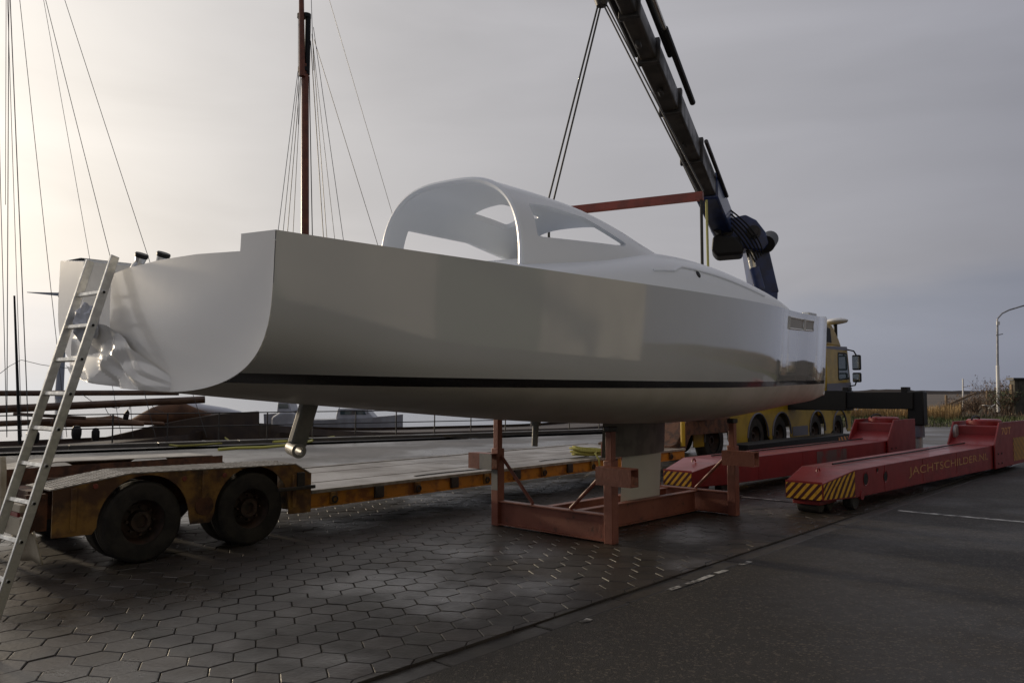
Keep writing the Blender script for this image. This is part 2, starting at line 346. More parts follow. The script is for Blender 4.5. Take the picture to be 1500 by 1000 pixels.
# quay wall down to the water
mb = MB(); mb.add([quay(-90, .0, -.03), quay(60, .0, -.03), quay(60, 0, -2.5), quay(-90, 0, -2.5)], [(0, 1, 2, 3)], I4); tag(mb.build('quay_wall', M['kerb'], smooth=0), kind='structure')
mb = MB()
for k in range(34):
    a, b = quay(-40 + k * 2.5 + .01, -.25, -.02), quay(-40 + k * 2.5 + 2.49, -.25, -.02)
    mb.beam(a, b, .5, .2)
tag(mb.build('quay_coping', M['kerb'], bevel=.015), kind='structure')
sheet('water', [(-6000, -300, 0), (-6000, 9000, 0), (6000, 9000, 0), (6000, -300, 0)], -1.3, M['water'])

# hexagonal concrete pavers: nearest 300 singly, the others joined
pav_root = MB(); g = [sn(-6, GUT + .22), sn(24, GUT + .22), sn(24, 13), sn(-6, 13)]
pav_root.add([(p.x, p.y, -.028) for p in g], [(0, 1, 2, 3)], I4); pavement = tag(pav_root.build('hex_pavement', M['pavebase'], smooth=0), kind='structure')
PITCHH = .275; HR = PITCHH / math.sqrt(3) - .003
def hex_mesh(tint, seed):
    rnd = random.Random(seed); vs = []; fs = []
    for rr, z in ((HR - .006, .0), (HR, -.006), (HR, -.06)):
        for k in range(6):
            t = math.pi / 3 * k; vs.append((rr * math.cos(t), rr * math.sin(t), z + (rnd.uniform(-.0012, .0012) if z == 0 else 0)))
    fs.append((0, 1, 2, 3, 4, 5))
    for r0 in (0, 6):
        for k in range(6): fs.append((r0 + k, r0 + 6 + k, r0 + 6 + (k + 1) % 6, r0 + (k + 1) % 6))
    return vs, fs
hexes = []
for i in range(-30, 110):
    for j in range(-10, 106):
        s = -2 + j * PITCHH * math.sqrt(3) / 2; n = GUT + .28 + i * PITCHH + (.5 * PITCHH if j % 2 else 0)
        # rows of touching pavers run square to the yard direction
        if not (GUT + .09 < n < 12.9 and -2 < s < 23): continue
        p = sn(s, n)
        if p.y < 2: continue
        u, v = project(p)
        if -60 < u < 1560 and v < 1060: hexes.append((p.length, p, u, v, n < GUT + .39))
hexes.sort(key=lambda h: h[0])
def visible(h): return 0 < h[2] < 1500 and h[3] < 1010 and not h[4]
singles = [h for h in hexes if visible(h)][:300]; sid = set(id(h) for h in singles)
variants = []
for k in range(12):
    tv = random.uniform(.72, 1.2); vs, fs = hex_mesh(tv, k); me = bpy.data.meshes.new('paver'); me.from_pydata(vs, [], fs); me.materials.append(M['paver'])
    ta = me.attributes.new('tint', 'FLOAT_COLOR', 'POINT')
    cc = (tv, tv * random.uniform(.95, 1.0), tv * random.uniform(.90, 1.0), 1)
    for d in ta.data: d.color = cc
    variants.append((me, cc, vs, fs))
def hex_tilt(): return random.gauss(0, .0045), random.gauss(0, .0045), random.gauss(0, .0014)
for h in singles:
    o = bpy.data.objects.new('paver', random.choice(variants)[0]); col.objects.link(o); o.parent = pavement
    a, b, dz = hex_tilt(); o.location = (h[1].x, h[1].y, dz); o.rotation_euler = (a, b, R(48) + random.choice(range(6)) * math.pi / 3)
jv = []; jf = []; jt = []
for h in hexes:
    if id(h) in sid: continue
    me, cc, vs, fs = random.choice(variants); a, b, dz = hex_tilt(); MM = frame((h[1].x, h[1].y, dz), R(48), b, a); o0 = len(jv)
    pw_ = [MM @ Vector(p) for p in vs]
    if h[4]:                                       # pavers cut along the gutter
        for q_ in pw_:
            l_ = SITE.inverted() @ q_
            if l_.y < GUT + .222: l_.y = GUT + .222; q_.xy = (SITE @ l_).xy
    jv += pw_; jf += [tuple(i + o0 for i in f) for f in fs]; jt += [cc] * len(vs)
me = bpy.data.meshes.new('far_pavers'); me.from_pydata(jv, [], jf); me.materials.append(M['paver'])
ta = me.attributes.new('tint', 'FLOAT_COLOR', 'POINT')
ta.data.foreach_set('color', [x for c in jt for x in c])
o = bpy.data.objects.new('far_pavers', me); col.objects.link(o); o.parent = pavement; tag(o, kind='stuff')

# gutter of flat concrete blocks between pavers and asphalt
gut = MB(); g = [sn(-6, GUT - .02), sn(40, GUT - .02), sn(40, GUT + .26), sn(-6, GUT + .26)]
gut.add([(p.x, p.y, -.031) for p in g], [(0, 1, 2, 3)], I4); gutter = tag(gut.build('gutter', M['pavebase'], smooth=0), kind='structure')
for k in range(26):
    s0 = -1.5 + k * 1.0; dz = random.uniform(-.006, .002)
    tag(MB(SITE).box(s0 + .008, s0 + .992, GUT + .035, GUT + .215, -.10, -.012 + dz).build('gutter_block', M['kerb'], gutter, bevel=.008))
def paint(name, pts, w, z=.004):
    mb = MB(); L_, R_ = [], []
    for i, p in enumerate(pts):
        d = (pts[min(i + 1, len(pts) - 1)] - pts[max(i - 1, 0)]).normalized(); s = Vector((-d.y, d.x, 0)) * w / 2; L_.append(p + s + Vector((0, 0, z))); R_.append(p - s + Vector((0, 0, z)))
    mb.grid([L_, R_], I4); return tag(mb.build(name, M['line'], smooth=0), kind='structure')
paint('bay_line', [sn(12.35, -4), sn(12.25, 1), sn(12.2, GUT - .1)], .10)
paint('bay_line', [sn(12.05, 5.0), sn(12.05, 6.3)], .09, .009)
for a, b in ((6.02, 6.78), (6.86, 7.05), (7.32, 7.56), (4.75, 4.86)):
    paint('edge_mark', [sn(a, GUT - .02), sn((a + b) / 2, GUT - .035), sn(b, GUT - .03)], .055)

# right-hand background: verge, dike, far shore
def terrain(name, x0, x1, y0, y1, nx, ny, hf, material):
    mb = MB(); rows = []
    for j in range(ny + 1):
        y = y0 + (y1 - y0) * j / ny
        rows.append([(x0 + (x1 - x0) * i / nx, y, hf(x0 + (x1 - x0) * i / nx, y)) for i in range(nx + 1)])
    return tag(mb.grid(rows, I4).build(name, material, smooth=60), kind='structure')
def ss(a, b, x): t = min(1, max(0, (x - a) / (b - a))); return t * t * (3 - 2 * t)
def verge_y(x): return 38.0 + .10 * (x - 20)
def land_h(x, y):
    d = y - verge_y(x); h = -.5 + .62 * ss(-1.0, 2.5, d) + .16 * noise.noise(Vector((x * .25, y * .25, 0)))*ss(0, 3, d)
    h += 1.9 * ss(4, 16, x - .56 * y) * ss(50, 62, y) + .5 * ss(-2, 4, x - .56 * y) * ss(46, 56, y)
    h -= 1.4 * ss(46, 54, y) * (1 - ss(-3, 1, x - .56 * y))
    return h
terrain('dike', 8, 110, 36.5, 110, 100, 74, land_h, M['dike'])
mb = MB(); rnd = random.Random(3); rows = [[], [], []]
for i in range(241):
    x = 120 + i * 8; y = 900 + 40 * math.sin(i * .05)
    hgt = 3 + 4.5 * max(0, noise.noise(Vector((i * .11, 3, 0)))) + 2.0 * abs(noise.noise(Vector((i * .6, 9, 0))))
    rows[0].append((x, y, -1.4)); rows[1].append((x, y + 6, hgt)); rows[2].append((x, y + 60, -1.4))
tag(mb.grid(rows, I4).build('far_shore', M['farland'], smooth=60), kind='structure')

sheet('far_field', [(50, 112, 0), (330, 112, 0), (2000, 893, 0), (385, 893, 0)], -.75, M['farland'])

# grass, reeds: uncountable
def blades(name, n, place, hmin, hmax, w, material, lean=.25):
    vs = []; fs = []; rnd = random.Random(len(name))
    for i in range(n):
        p = place(rnd)
        if p is None: continue
        h = rnd.uniform(hmin, hmax); a = rnd.uniform(0, math.pi); dx, dy = math.cos(a) * w, math.sin(a) * w; lx, ly = rnd.gauss(0, lean) * h, rnd.gauss(0, lean) * h; k = len(vs)
        vs += [(p[0] - dx, p[1] - dy, p[2]), (p[0] + dx, p[1] + dy, p[2]), (p[0] + dx * .8 + lx * .4, p[1] + dy * .8 + ly * .4, p[2] + h * .6), (p[0] - dx * .8 + lx * .4, p[1] - dy * .8 + ly * .4, p[2] + h * .6), (p[0] + lx, p[1] + ly, p[2] + h)]
        fs += [(k, k + 1, k + 2, k + 3), (k + 3, k + 2, k + 4)]
    me = bpy.data.meshes.new(name); me.from_pydata(vs, [], fs); me.materials.append(material)
    o = bpy.data.objects.new(name, me); col.objects.link(o); return tag(o, kind='stuff')
def pl_grass(r):
    x = r.uniform(14, 70); y = verge_y(x) + r.uniform(.6, 9) ** 1.0; return (x, y, land_h(x, y) - .03)
def pl_reed(r):
    x = r.uniform(11, 34); y = r.uniform(45.5, 52); 
    if x > 26 + 3 * noise.noise(Vector((y * .3, 1, 0))) + (y - 46) * .5: return None
    return (x, y, max(-1.0, land_h(x, y)) - .1)
def pl_scrub(r):
    x = r.uniform(24, 80); y = r.uniform(47, 72); return (x, y, land_h(x, y) - .05)
tag(blades('grass', 14000, pl_grass, .10, .34, .022, M['grass']), 'rough green verge grass along the asphalt edge', 'grass')
tag(blades('reeds', 15000, pl_reed, .5, 1.05, .022, M['reed'], .10), 'golden dry reed bed beside the water', 'reeds')
tag(blades('dry_scrub', 9000, pl_scrub, .2, .6, .03, M['twig'], .4), 'brown dry scrub growing over the dike', 'scrub')

# ================================================================== YACHT
YM = frame((-2.628, 5.584, 1.854), R(48.73), R(-.2), R(3.2))
yacht = thing('sailing_yacht', YM, 'long glossy white sailing yacht hull without mast, hanging over the red cradle', 'yacht')
YL = 13.4
def zd(x): return .87 + .39 * (max(0, x) / YL) ** 1.5
def zk(x): return interp([0, .1, .3, .5, .7, .85, .95, 1], [-.14, -.26, -.47, -.56, -.52, -.43, -.36, -.26], x / YL)
def hb(x): return interp([0, .15, .30, .42, .52, .60, .67, .746, .82, .896, .96, 1], [1.65, 1.76, 1.78, 1.69, 1.51, 1.30, 1.06, .82, .61, .38, .15, .025], x / YL)
def yhalf(x, z):
    s = min(1, max(0, (zd(x) - z) / (zd(x) - zk(x)))); t = x / YL
    p = 5.0 + 3.5 * ss(0, .10, t) - 2.0 * t; q = 2.2 - .4 * t ** 2
    return hb(x) * max(0, 1 - s ** p) ** (1 / q) * (1 - .10 * (t ** 3) * s)
NS = 72
xs_ = [YL * (1 - (1 - i / NS) ** 1.45) for i in range(NS + 1)]
ST = .034
def hull_rows(zlist):
    rows = []
    for x in xs_:
        zz = zlist(x); rows.append([(x, -yhalf(x, z), z) for z in zz]);
    return rows
def both(rows, name, m, **k):
    mb = MB(YM); mb.grid(rows); mb.grid([[(x, -y, z) for x, y, z in r] for r in rows]); return mb.build(name, m, yacht, smooth=50, **k)
top_rows = hull_rows(lambda x: [zd(x) + (ST - zd(x)) * k / 14 for k in range(15)])
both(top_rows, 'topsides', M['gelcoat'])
both(hull_rows(lambda x: [ST, 0, -ST]), 'boot_stripe', M['stripe'])
def botz(x):
    s0 = -ST; return [s0 + (zk(x) - s0) * math.sin(k / 18 * math.pi / 2) for k in range(19)]
both(hull_rows(botz), 'underbody', M['bottom'])
# stem cap
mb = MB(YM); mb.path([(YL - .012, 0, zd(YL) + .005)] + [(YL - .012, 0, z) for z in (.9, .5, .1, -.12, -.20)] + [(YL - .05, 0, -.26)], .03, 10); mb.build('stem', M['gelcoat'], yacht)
# deck with cockpit well
mb = MB(YM)
ys = []
CK0, CK1, CW = -.02, 2.75, 1.25
rows = []
for x in xs_:
    b = hb(x) - .004; z = zd(x)
    rows.append([(x, b * k / 6, z + .05 * (1 - (k / 6) ** 2) - .004) for k in range(-6, 7)])
fore = [r for r in rows if r[0][0] > CK1 - .3]; mb.grid(fore)
for sgn in (-1, 1):
    mb.grid([[(x, sgn * (hb(x) - .004), zd(x) - .003), (x, sgn * CW, zd(x) + .004)] for x in xs_ if x < CK1 + .35])
mb.build('deck', M['deckwhite'], yacht, smooth=40)
mb = MB(YM)
for sgn in (-1, 1): mb.add([(.03, sgn * CW, .15), (CK1 + .2, sgn * CW, .15), (CK1 + .2, sgn * CW, zd(CK1)), (.03, sgn * CW, zd(0))], [(0, 1, 2, 3)])
mb.add([(.0, -CW, .18), (CK1 + .2, -CW, .18), (CK1 + .2, CW, .18), (0, CW, .18)], [(0, 1, 2, 3)])
mb.build('cockpit', M['deckwhite'], yacht, smooth=0)
# transom: starboard panel, opening, port panel (thick plates following the section)
def section(y0, y1, ztop, n=40):
    pts = []
    for k in range(n + 1):
        y = y0 + (y1 - y0) * k / n; lo, hi = zk(0), zd(0)
        for _ in range(40):
            m_ = (lo + hi) / 2
            if yhalf(0, m_) < abs(y): lo = m_
            else: hi = m_
        pts.append((y, hi))
    return pts
OP0, OP1 = .50, 1.12
ptsA = section(-1.648, OP0, None); polyA = ptsA + [(OP0, .70), (.2, .735), (-.3, .765), (-.8, .775), (-1.30, .765), (-1.31, zd(0)), (-1.648, zd(0))]
def zsec(y):
    lo, hi = zk(0), zd(0)
    for _ in range(30):
        m_ = (lo + hi) / 2
        if yhalf(0, m_) < abs(y): lo = m_
        else: hi = m_
    return hi
def bulge(y, z):
    """the stern panel swells aft a little between its edges"""
    return .045 * max(0, 1 - (abs(y) / 1.65) ** 2.5) * ss(0, .6, z - zsec(y))
def ptop(y): return zd(0) if y <= -1.305 else float(np.interp(y, [-1.305, -.8, -.3, .2, OP0], [.765, .775, .765, .735, .70]))
rows = []
ys = [-1.648 + (OP0 + 1.648) * (1 - (1 - k / 70) ** 1.0) for k in range(71)] + [-1.306, -1.304, -1.640, -1.630, -1.615]
for y in sorted(ys):
    z0, z1 = zsec(y), ptop(y); zz_ = [z0 + (z1 - z0) * k / 24 for k in range(25)]
    rows.append([(.03, y, z0)] + [(-.004 - bulge(y, z), y, z) for z in zz_] + [(.03, y, z1)])
mb = MB(YM); mb.grid(rows); mb.add(rows[-1], [tuple(range(27))]); mb.build('transom_panel', M['film'], yacht, smooth=45)
ptsB = section(OP1, 1.646, None); polyB = ptsB + [(1.646, zd(0)), (OP1, zd(0) - .03)]
MB(YM).prism(polyB, 'x', -.02, .03).build('transom_panel', M['film'], yacht, bevel=.006)
mb = MB(YM); mb.box(-.018, 1.6, OP1 - .02, OP1 + .01, .13, zd(0) - .035); mb.build('cockpit_cheek', M['film'], yacht)
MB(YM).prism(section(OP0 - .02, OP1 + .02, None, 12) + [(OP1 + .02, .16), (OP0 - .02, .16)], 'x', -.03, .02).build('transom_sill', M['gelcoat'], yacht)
# stern winches on the aft edge
for yy, xx in ((.40, .10), (.17, .16)):
    mb = MB(YM); mb.lathe([(0, -.02), (.055, -.02), (.05, .02), (.036, .05), (.042, .09), (.046, .09)], (xx, yy, .755), (.1, -.35, 1), 18)
    w = mb.build('stern_winch', M['alu'], yacht)
    MB(YM).lathe([(.046, .088), (.05, .11), (.046, .12), (0, .12)], (xx, yy, .755), (.1, -.35, 1), 18).build('winch_cap', M['black'], w)

# coachroof and doghouse
def crest(x): return interp([2.7, 4.0, 5.5, 7.0, 9.1, 10.4, 11.4], [.14, .34, .56, .56, .36, .16, .0], x)
def cwid(x): return interp([2.7, 5, 7, 9, 10.4, 11.4], [1.22, 1.16, 1.02, .74, .48, .12], x)
def roofpt(x, t, c, w, z0, n=2.6):
    a = math.pi * t; ca, sa = math.cos(a), math.sin(a)
    return (x, -w * math.copysign(abs(ca) ** (2 / n), ca), z0 + c * abs(sa) ** (2 / n))
rows = []
for i in range(61):
    x = 2.72 + (11.4 - 2.72) * i / 60; rows.append([roofpt(x, k / 36, crest(x) + .05, cwid(x), zd(x) - .03, 3.2) for k in range(37)])
mb = MB(YM); mb.grid(rows); mb.build('coachroof', M['deckwhite'], yacht, smooth=50)
def hcrest(x): return interp([2.92, 3.6, 4.3, 5.0, 5.5, 6.1, 6.5], [1.00, .985, .94, .83, .72, .60, .53], x)
def hwid(x): return interp([2.92, 4, 5, 6.1, 6.5], [1.02, .99, .92, .80, .72], x)
def house_shell(off):
    rows = []
    for i in range(49):
        x = 2.92 + 3.58 * i / 48; w, c = hwid(x) - off, hcrest(x) - off
        rows.append([roofpt(x, k / 60, c, w, zd(x) + .03, 2.9) for k in range(61)])
    return rows
mb = MB(YM); o_, i_ = house_shell(0), house_shell(.055)
mb.grid(o_); mb.grid([list(reversed(r)) for r in i_])
mb.grid([o_[0], i_[0]]); mb.grid([o_[-1], i_[-1]])
mb.grid([[o_[k][0] for k in range(49)], [i_[k][0] for k in range(49)]]); mb.grid([[o_[k][-1] for k in range(49)], [i_[k][-1] for k in range(49)]])
house = mb.build('doghouse', M['deckwhite'], yacht, smooth=40)
def cut(target, cutters):
    for c in cutters:
        m = target.modifiers.new('opening', 'BOOLEAN'); m.operation = 'DIFFERENCE'; m.solver = 'EXACT'; m.object = c
    dg = bpy.context.evaluated_depsgraph_get(); me = bpy.data.meshes.new_from_object(target.evaluated_get(dg))
    target.modifiers.clear(); old = target.data; target.data = me; bpy.data.meshes.remove(old)
    for c in cutters: bpy.data.objects.remove(c)
    me.shade_smooth(); me.set_sharp_from_angle(angle=R(40))
def rounded(poly, r, n=4):
    out = []; m_ = len(poly)
    for i in range(m_):
        p0, p1, p2 = Vector(poly[i - 1]), Vector(poly[i]), Vector(poly[(i + 1) % m_])
        a = p1 + (p0 - p1).normalized() * r; b = p1 + (p2 - p1).normalized() * r
        for k in range(n + 1):
            t = k / n; out.append(tuple((1 - t) ** 2 * a + 2 * t * (1 - t) * p1 + t * t * b))
    return out
win = [(3.14, 1.34), (3.14, 1.66), (3.5, 1.70), (4.1, 1.69), (4.85, 1.52), (4.80, 1.48)]
win2 = [(3.16, 1.26), (3.16, 1.55), (4.1, 1.54), (4.8, 1.42), (4.75, 1.36)]
c1b = MB(YM).prism(rounded(win2, .03), 'y', .3, 1.4).build('cutter_d', None, yacht)
c1 = MB(YM).prism(rounded(win, .03), 'y', -1.4, -.3).build('cutter_a', None, yacht)
c2 = MB(YM).prism(rounded([(3.85, .12), (4.50, .12), (4.50, .62), (3.85, .62)], .06), 'z', 1.4, 2.6).build('cutter_b', None, yacht)
c3 = MB(YM).prism(rounded([(4.95, -.56), (5.75, -.50), (5.75, .50), (4.95, .56)], .08), 'z', 1.25, 2.6).build('cutter_c', None, yacht)
cut(house, [c1, c1b, c2, c3])
# rim bead along the aft arch
mb = MB(YM); mb.path([(2.92, p[1] * .975, p[2] - .02) for p in o_[0]], .030, 8); mb.build('arch_rim', M['deckwhite'], yacht)
# moulded grab rail and vent on the coachroof side
def cr(x, t): return Vector(roofpt(x, t, crest(x) + .05, cwid(x), zd(x) - .03, 3.2))
pts = [cr(5.0 + k * .25, .12 + .002 * k) for k in range(3)] + [cr(5.75 + .23 * k, .165 - .004 * k) for k in range(14)]
mb = MB(YM); mb.path([p + Vector((0, -.005, .005)) for p in pts], .014, 6); mb.build('grab_rail', M['deckwhite'], yacht)
p = cr(6.15, .125); mb = MB(YM); mb.lathe([(0, .012), (.035, .012), (.045, .004), (.045, -.03)], p, (0, -1, .5), 16); mb.build('vent', M['black'], yacht)
# hull recesses near the bow: framed fairlead openings
def side_x(u, dz):
    x = 7.0
    while x < YL - .1:
        z = zd(x) - dz
        if project(YM @ Vector((x, -yhalf(x, z), z)))[0] >= u: break
        x += .01
    return x
for xa, xb in ((side_x(1156, .12), side_x(1176, .12)), (side_x(1179, .12), side_x(1191, .12))):
    def hs(x, dz, off): z = zd(x) - dz; return Vector((x, -yhalf(x, z) - off, z))
    xc_ = [xa + (xb - xa) * k / 6 for k in range(7)]; mb = MB(YM)
    loop = [hs(x, .10, .004) for x in xc_] + [hs(x, .27, .004) for x in reversed(xc_)]; mb.path(loop + [loop[0]], .016, 6)
    fl = mb.build('fairlead_frame', M['deckwhite'], yacht)
    MB(YM).grid([[hs(x, .10 + .17 * j / 3, .003) for x in xc_] for j in range(4)]).build('fairlead_recess', M['recess'], fl, smooth=0)
# masthead fitting on the bow deck
mb = MB(YM); mb.box(YL - 1.15, YL - .75, -.10, .04, zd(YL) - .02, zd(YL) + .05); mb.build('anchor_chock', M['alu'], yacht, bevel=.02)
# keel, saildrive leg, rudder stock
def foil(x0, x1, th, z0, z1, n=12):
    rows = []
    for z in (z0, z1):
        r = []
        for k in range(2 * n):
            t = k / n if k <= n else 2 - k / n; xx = x0 + (x1 - x0) * t
            th_ = th * (math.sin(math.pi * min(1, max(0, t)) ) ** .45) / 2 if 0 < t < 1 else .0
            r.append((xx, th_ if k < n else -th_, z))
        rows.append(r)
    return rows
mb = MB(YM); rr = foil(5.75, 7.28, .24, -.48, -1.0); mb.grid(rr, closed=True); mb.add(rr[1], [tuple(range(24))]); mb.build('keel_trunk', M['keelgrey'], yacht)
mb = MB(YM); rr = foil(6.22, 7.20, .17, -.99, -1.60); mb.grid(rr, closed=True); mb.add(rr[1], [tuple(range(24))]); mb.build('keel_fin', M['keellight'], yacht)
mb = MB(YM); mb.tube((4.42, 0, -.45), (4.42, 0, -.78), .035, n=14); mb.tube((4.42, 0, -.45), (4.42, 0, -.55), .06, n=14); mb.build('shaft_strut', M['greyprimer'], yacht)
mb = MB(YM); mb.beam((1.42, 0, -.2), (1.30, 0, -.60), .075, .15, up=(1, 0, 0)); rs = mb.build('rudder_stock', M['greyprimer'], yacht, bevel=.015)
mb = MB(YM); mb.lathe([(.036, -.12), (.060, -.12), (.060, .12), (.036, .12), (.036, -.12)], (1.29, 0, -.635), (.35, 1, 0), 18); mb.build('stock_bearing', M['greyprimer'], rs)

# crumpled plastic film bunched at the stern opening: big soft folds, flat against the panel on its right side
fm = MB(YM); rows = []
NI, NJ = 40, 60
def tri_wave(t): t = t % 1; return 1 - abs(2 * t - 1)
for i in range(NI + 1):
    v = i / NI; row = []
    for j in range(NJ + 1):
        u = j / NJ
        amp = (1 - ss(.22, .85, u)) * (.45 + .55 * v)
        y = 1.05 - u * 2.05 + .10 * v * (1 - u)
        zt_ = .36 - .10 * u - .18 * ss(.25, .6, u) + .0 * v; zb_ = -.135 - .01 * math.sin(u * 3.1)
        zt_ += (zb_ + .03 - zt_) * ss(.45, .98, u)
        z = zt_ + (zb_ - zt_) * v
        q = noise.noise(Vector((u * 2.2 + v * .9, v * 1.3 - u, 4.0)))
        f1 = tri_wave(u * 2.6 + v * 1.1 + .6 * q); f2 = tri_wave(u * 4.3 - v * 1.7 + .9 * q)
        x = -.044 - amp * (.02 + .075 * f1 + .045 * f2 + .04 * abs(q))
        x -= .04 * (1 - ss(.0, .35, u)) * v
        x += amp * .06 * (1 - ss(0, .16, u)) + .05 * ss(.62, .95, u)
        yy = y + .05 * amp * f2; zz = z - .02 * amp * f1
        if abs(yy) < 1.6: zz = max(zz, zsec(yy) + .004)
        row.append((x + .03 - (bulge(yy, zz) if yy < OP0 else bulge(OP0, zz)), yy, zz))
    rows.append(row)
fm.grid(rows); film = fm.build('plastic_film', M['film'], smooth=14)
tag(film, 'crumpled white plastic film taped over the stern opening behind the ladder', 'plastic film')
fm = MB(YM); rows = []
for i in range(13):
    th = math.pi * i / 12; r_ = []
    for j in range(18):
        ph = 2 * math.pi * j / 18; d = Vector((math.sin(th) * math.cos(ph), math.sin(th) * math.sin(ph), math.cos(th)))
        k = 1 + .45 * noise.noise(d * 2.2 + Vector((3, 1, 0))) + .35 * abs(noise.noise(d * 5))
        r_.append(Vector((-.17, .60, .33)) + Vector((d.x * .07 * k, d.y * .10 * k, d.z * .12 * k)))
    rows.append(r_)
fm.grid(rows, closed=True)
tag(fm.build('plastic_bag', M['tarp'], smooth=15), 'grey crumpled plastic bag stuffed between ladder and stern', 'plastic bag')

# ================================================================== LADDER
top = Vector((-2.93, 5.74, 2.70)); foot = Vector((-3.40, 5.16, 0.0))
LD = (top - foot).normalized(); LW = Vector((-.80, .60, 0)); LW = (LW - LD * LW.dot(LD)).normalized(); LN = LD.cross(LW)
lad = thing('ladder', frame(foot, R(48.7)), 'aluminium ladder leaning against the stern opening of the white yacht', 'ladder')
LL = (top - foot).length
for k in (0, 1):
    b0 = foot + LW * (.38 * k); b1 = b0 + LD * LL
    mb = MB(); mb.beam(b0 + LD * .03, b1,  .026, .062, up=LN); st = mb.build('stile', M['alu'], lad, bevel=.004)
    mb = MB(); mb.beam(b0 - LD * .01, b0 + LD * .05, .036, .072, up=LN); mb.build('rubber_foot', M['black'], st)
for i in range(11):
    d = .22 + i * .255
    if d > LL - .05: break
    p = foot + LD * d; mb = MB(); mb.beam(p - LW * .016, p + LW * .396, .03, .03, up=LN); rg = mb.build('rung', M['alu'], lad, bevel=.004)
    mb = MB(); mb.tube(p - LW * .0135, p - LW * .020, .010, n=10); mb.build('rung_plug', M['black'], rg)

# ================================================================== CRADLE
CM = frame(sn(7.40, 5.16), R(46.2))
cradle = thing('boat_cradle', CM, 'red primer steel cradle with four posts under the yacht keel', 'cradle')
CLn, CWd = 2.82, 1.80
def chan_beam(mb, p0, p1, h, w=.11, t=.014):
    p0, p1 = Vector(p0), Vector(p1)
    z = Vector((0, 0, 1)); mb.beam(p0 + z * (h - t / 2), p1 + z * (h - t / 2), w, t); mb.beam(p0 + z * t / 2, p1 + z * t / 2, w, t); mb.beam(p0 + z * h / 2, p1 + z * h / 2, .012, h - 2 * t + .002)
for x in (0, CLn):
    mb = MB(CM); chan_beam(mb, (x, .062, .02), (x, CWd - .062, .02), .30); mb.build('cross_beam', M['redlead'], cradle)
for y in (.58, 1.06):
    mb = MB(CM); chan_beam(mb, (.060, y, .022), (CLn - .060, y, .022), .28, .10); mb.build('keel_beam', M['redlead'], cradle)
def hull_under(x, y):
    """height of the yacht's skin above a point of the cradle"""
    p = CM @ Vector((x, y, 0)); best = 3
    loc = YM.inverted() @ Vector((p.x, p.y, 1.5)); xx, yy = loc.x, abs(loc.y); lo, hi = zk(xx), zd(xx)
    for _ in range(40):
        m_ = (lo + hi) / 2
        if yhalf(xx, m_) < yy: lo = m_
        else: hi = m_
    return (YM @ Vector((xx, loc.y, hi))).z
for (x, y, zt, sg) in ((0, 0, .93, -1), (0, CWd, .98, 1), (CLn, 0, .96, -1), (CLn, CWd, .96, 1)):
    mb = MB(CM); mb.box(x - .06, x + .06, y - .06, y + .06, 0, zt); post = mb.build('post', M['redlead'], cradle, bevel=.008)
    h = hull_under(x, y) - .03
    mb = MB(CM); mb.box(x - .042, x + .042, y - .042, y + .042, zt - .02, h - .06); mb.build('telescopic_tube', M['redlead'], post, bevel=.006)
    mb = MB(CM); mb.box(x - .07, x + .07, y - .05, y + .05, h - .062, h); mb.build('pad', M['darksteel'], post, bevel=.01)
    y0, y1 = (y - .42, y + .055) if sg < 0 else (y - .055, y + .33)
    mb = MB(CM)   # hollow box arm
    xc = x - .062; w_, hh, tt = .15, .20, .012; z0 = zt - .26
    xl, xr = xc - w_, xc - .001
    mb.box(xl, xr, y0, y1, z0, z0 + tt); mb.box(xl, xr, y0, y1, z0 + hh - tt, z0 + hh); mb.box(xl, xl + tt, y0, y1, z0 + tt, z0 + hh - tt); mb.box(xr - tt, xr, y0, y1, z0 + tt, z0 + hh - tt)
    mb.build('side_arm', M['redlead'], post)
    if x == 0 and sg > 0:
        MB(CM).box(xl - .003, xl - .001, y - .10, y + .12, z0 + .002, z0 + hh - .002).build('primer_patch', M['greyprimer'], post, smooth=0)
        MB(CM).box(x - .063, x - .061, y - .055, y + .055, .45, z0 - .01).build('primer_patch', M['greyprimer'], post, smooth=0)
    ty = y + (.60 if sg < 0 else -.60)
    mb = MB(CM); mb.tube((x + .012, y - sg * .05, zt - .10), (x + .012, ty, .33), .022, n=10); mb.build('brace', M['redlead'], cradle)

# ================================================================== LOW-LOADER TRAILER
TM = frame(sn(2.35, 8.02), R(49.4))
tr = thing('low_loader_trailer', TM, 'rusty yellow low-loader trailer with twin wheels parked behind the yacht', 'trailer')
def arch_plate(x0, x1, zbot, tops, wheels, r, wz):
    """columns (x, low, high) of a side plate with wheel arches cut out of its lower edge"""
    xs = set(x0 + (x1 - x0) * k / 40 for k in range(41)) | set(p[0] for p in tops)
    for wx in wheels:
        for k in range(25): xs.add(min(x1, max(x0, wx - r * math.cos(math.pi * k / 24))))
    tx = sorted(tops); out = []
    for x in sorted(xs):
        lo = zbot[0] + (zbot[1] - zbot[0]) * (x - x0) / (x1 - x0)
        for wx in wheels:
            if abs(x - wx) < r: lo = max(lo, wz + math.sqrt(r * r - (x - wx) ** 2))
        out.append((x, lo, float(np.interp(x, [p[0] for p in tx], [p[1] for p in tx]))))
    return out
W1, W2, WR = 1.10, 2.30, .41
TOPZ = [(3.05, .74), (2.85, .86), (.95, .90), (.25, .80)]
pl = arch_plate(.25, 3.05, (.36, .28), TOPZ, (W1, W2), .46, WR)
def tri_plate(mb, cols, ya, yb, Mx):
    mb.grid([[(x, ya, lo), (x, ya, hi), (x, yb, hi), (x, yb, lo)] for x, lo, hi in cols], Mx, closed=True)
    for c in (cols[0], cols[-1]): mb.add([(c[0], ya, c[1]), (c[0], ya, c[2]), (c[0], yb, c[2]), (c[0], yb, c[1])], [(0, 1, 2, 3)], Mx)
TW = 2.55
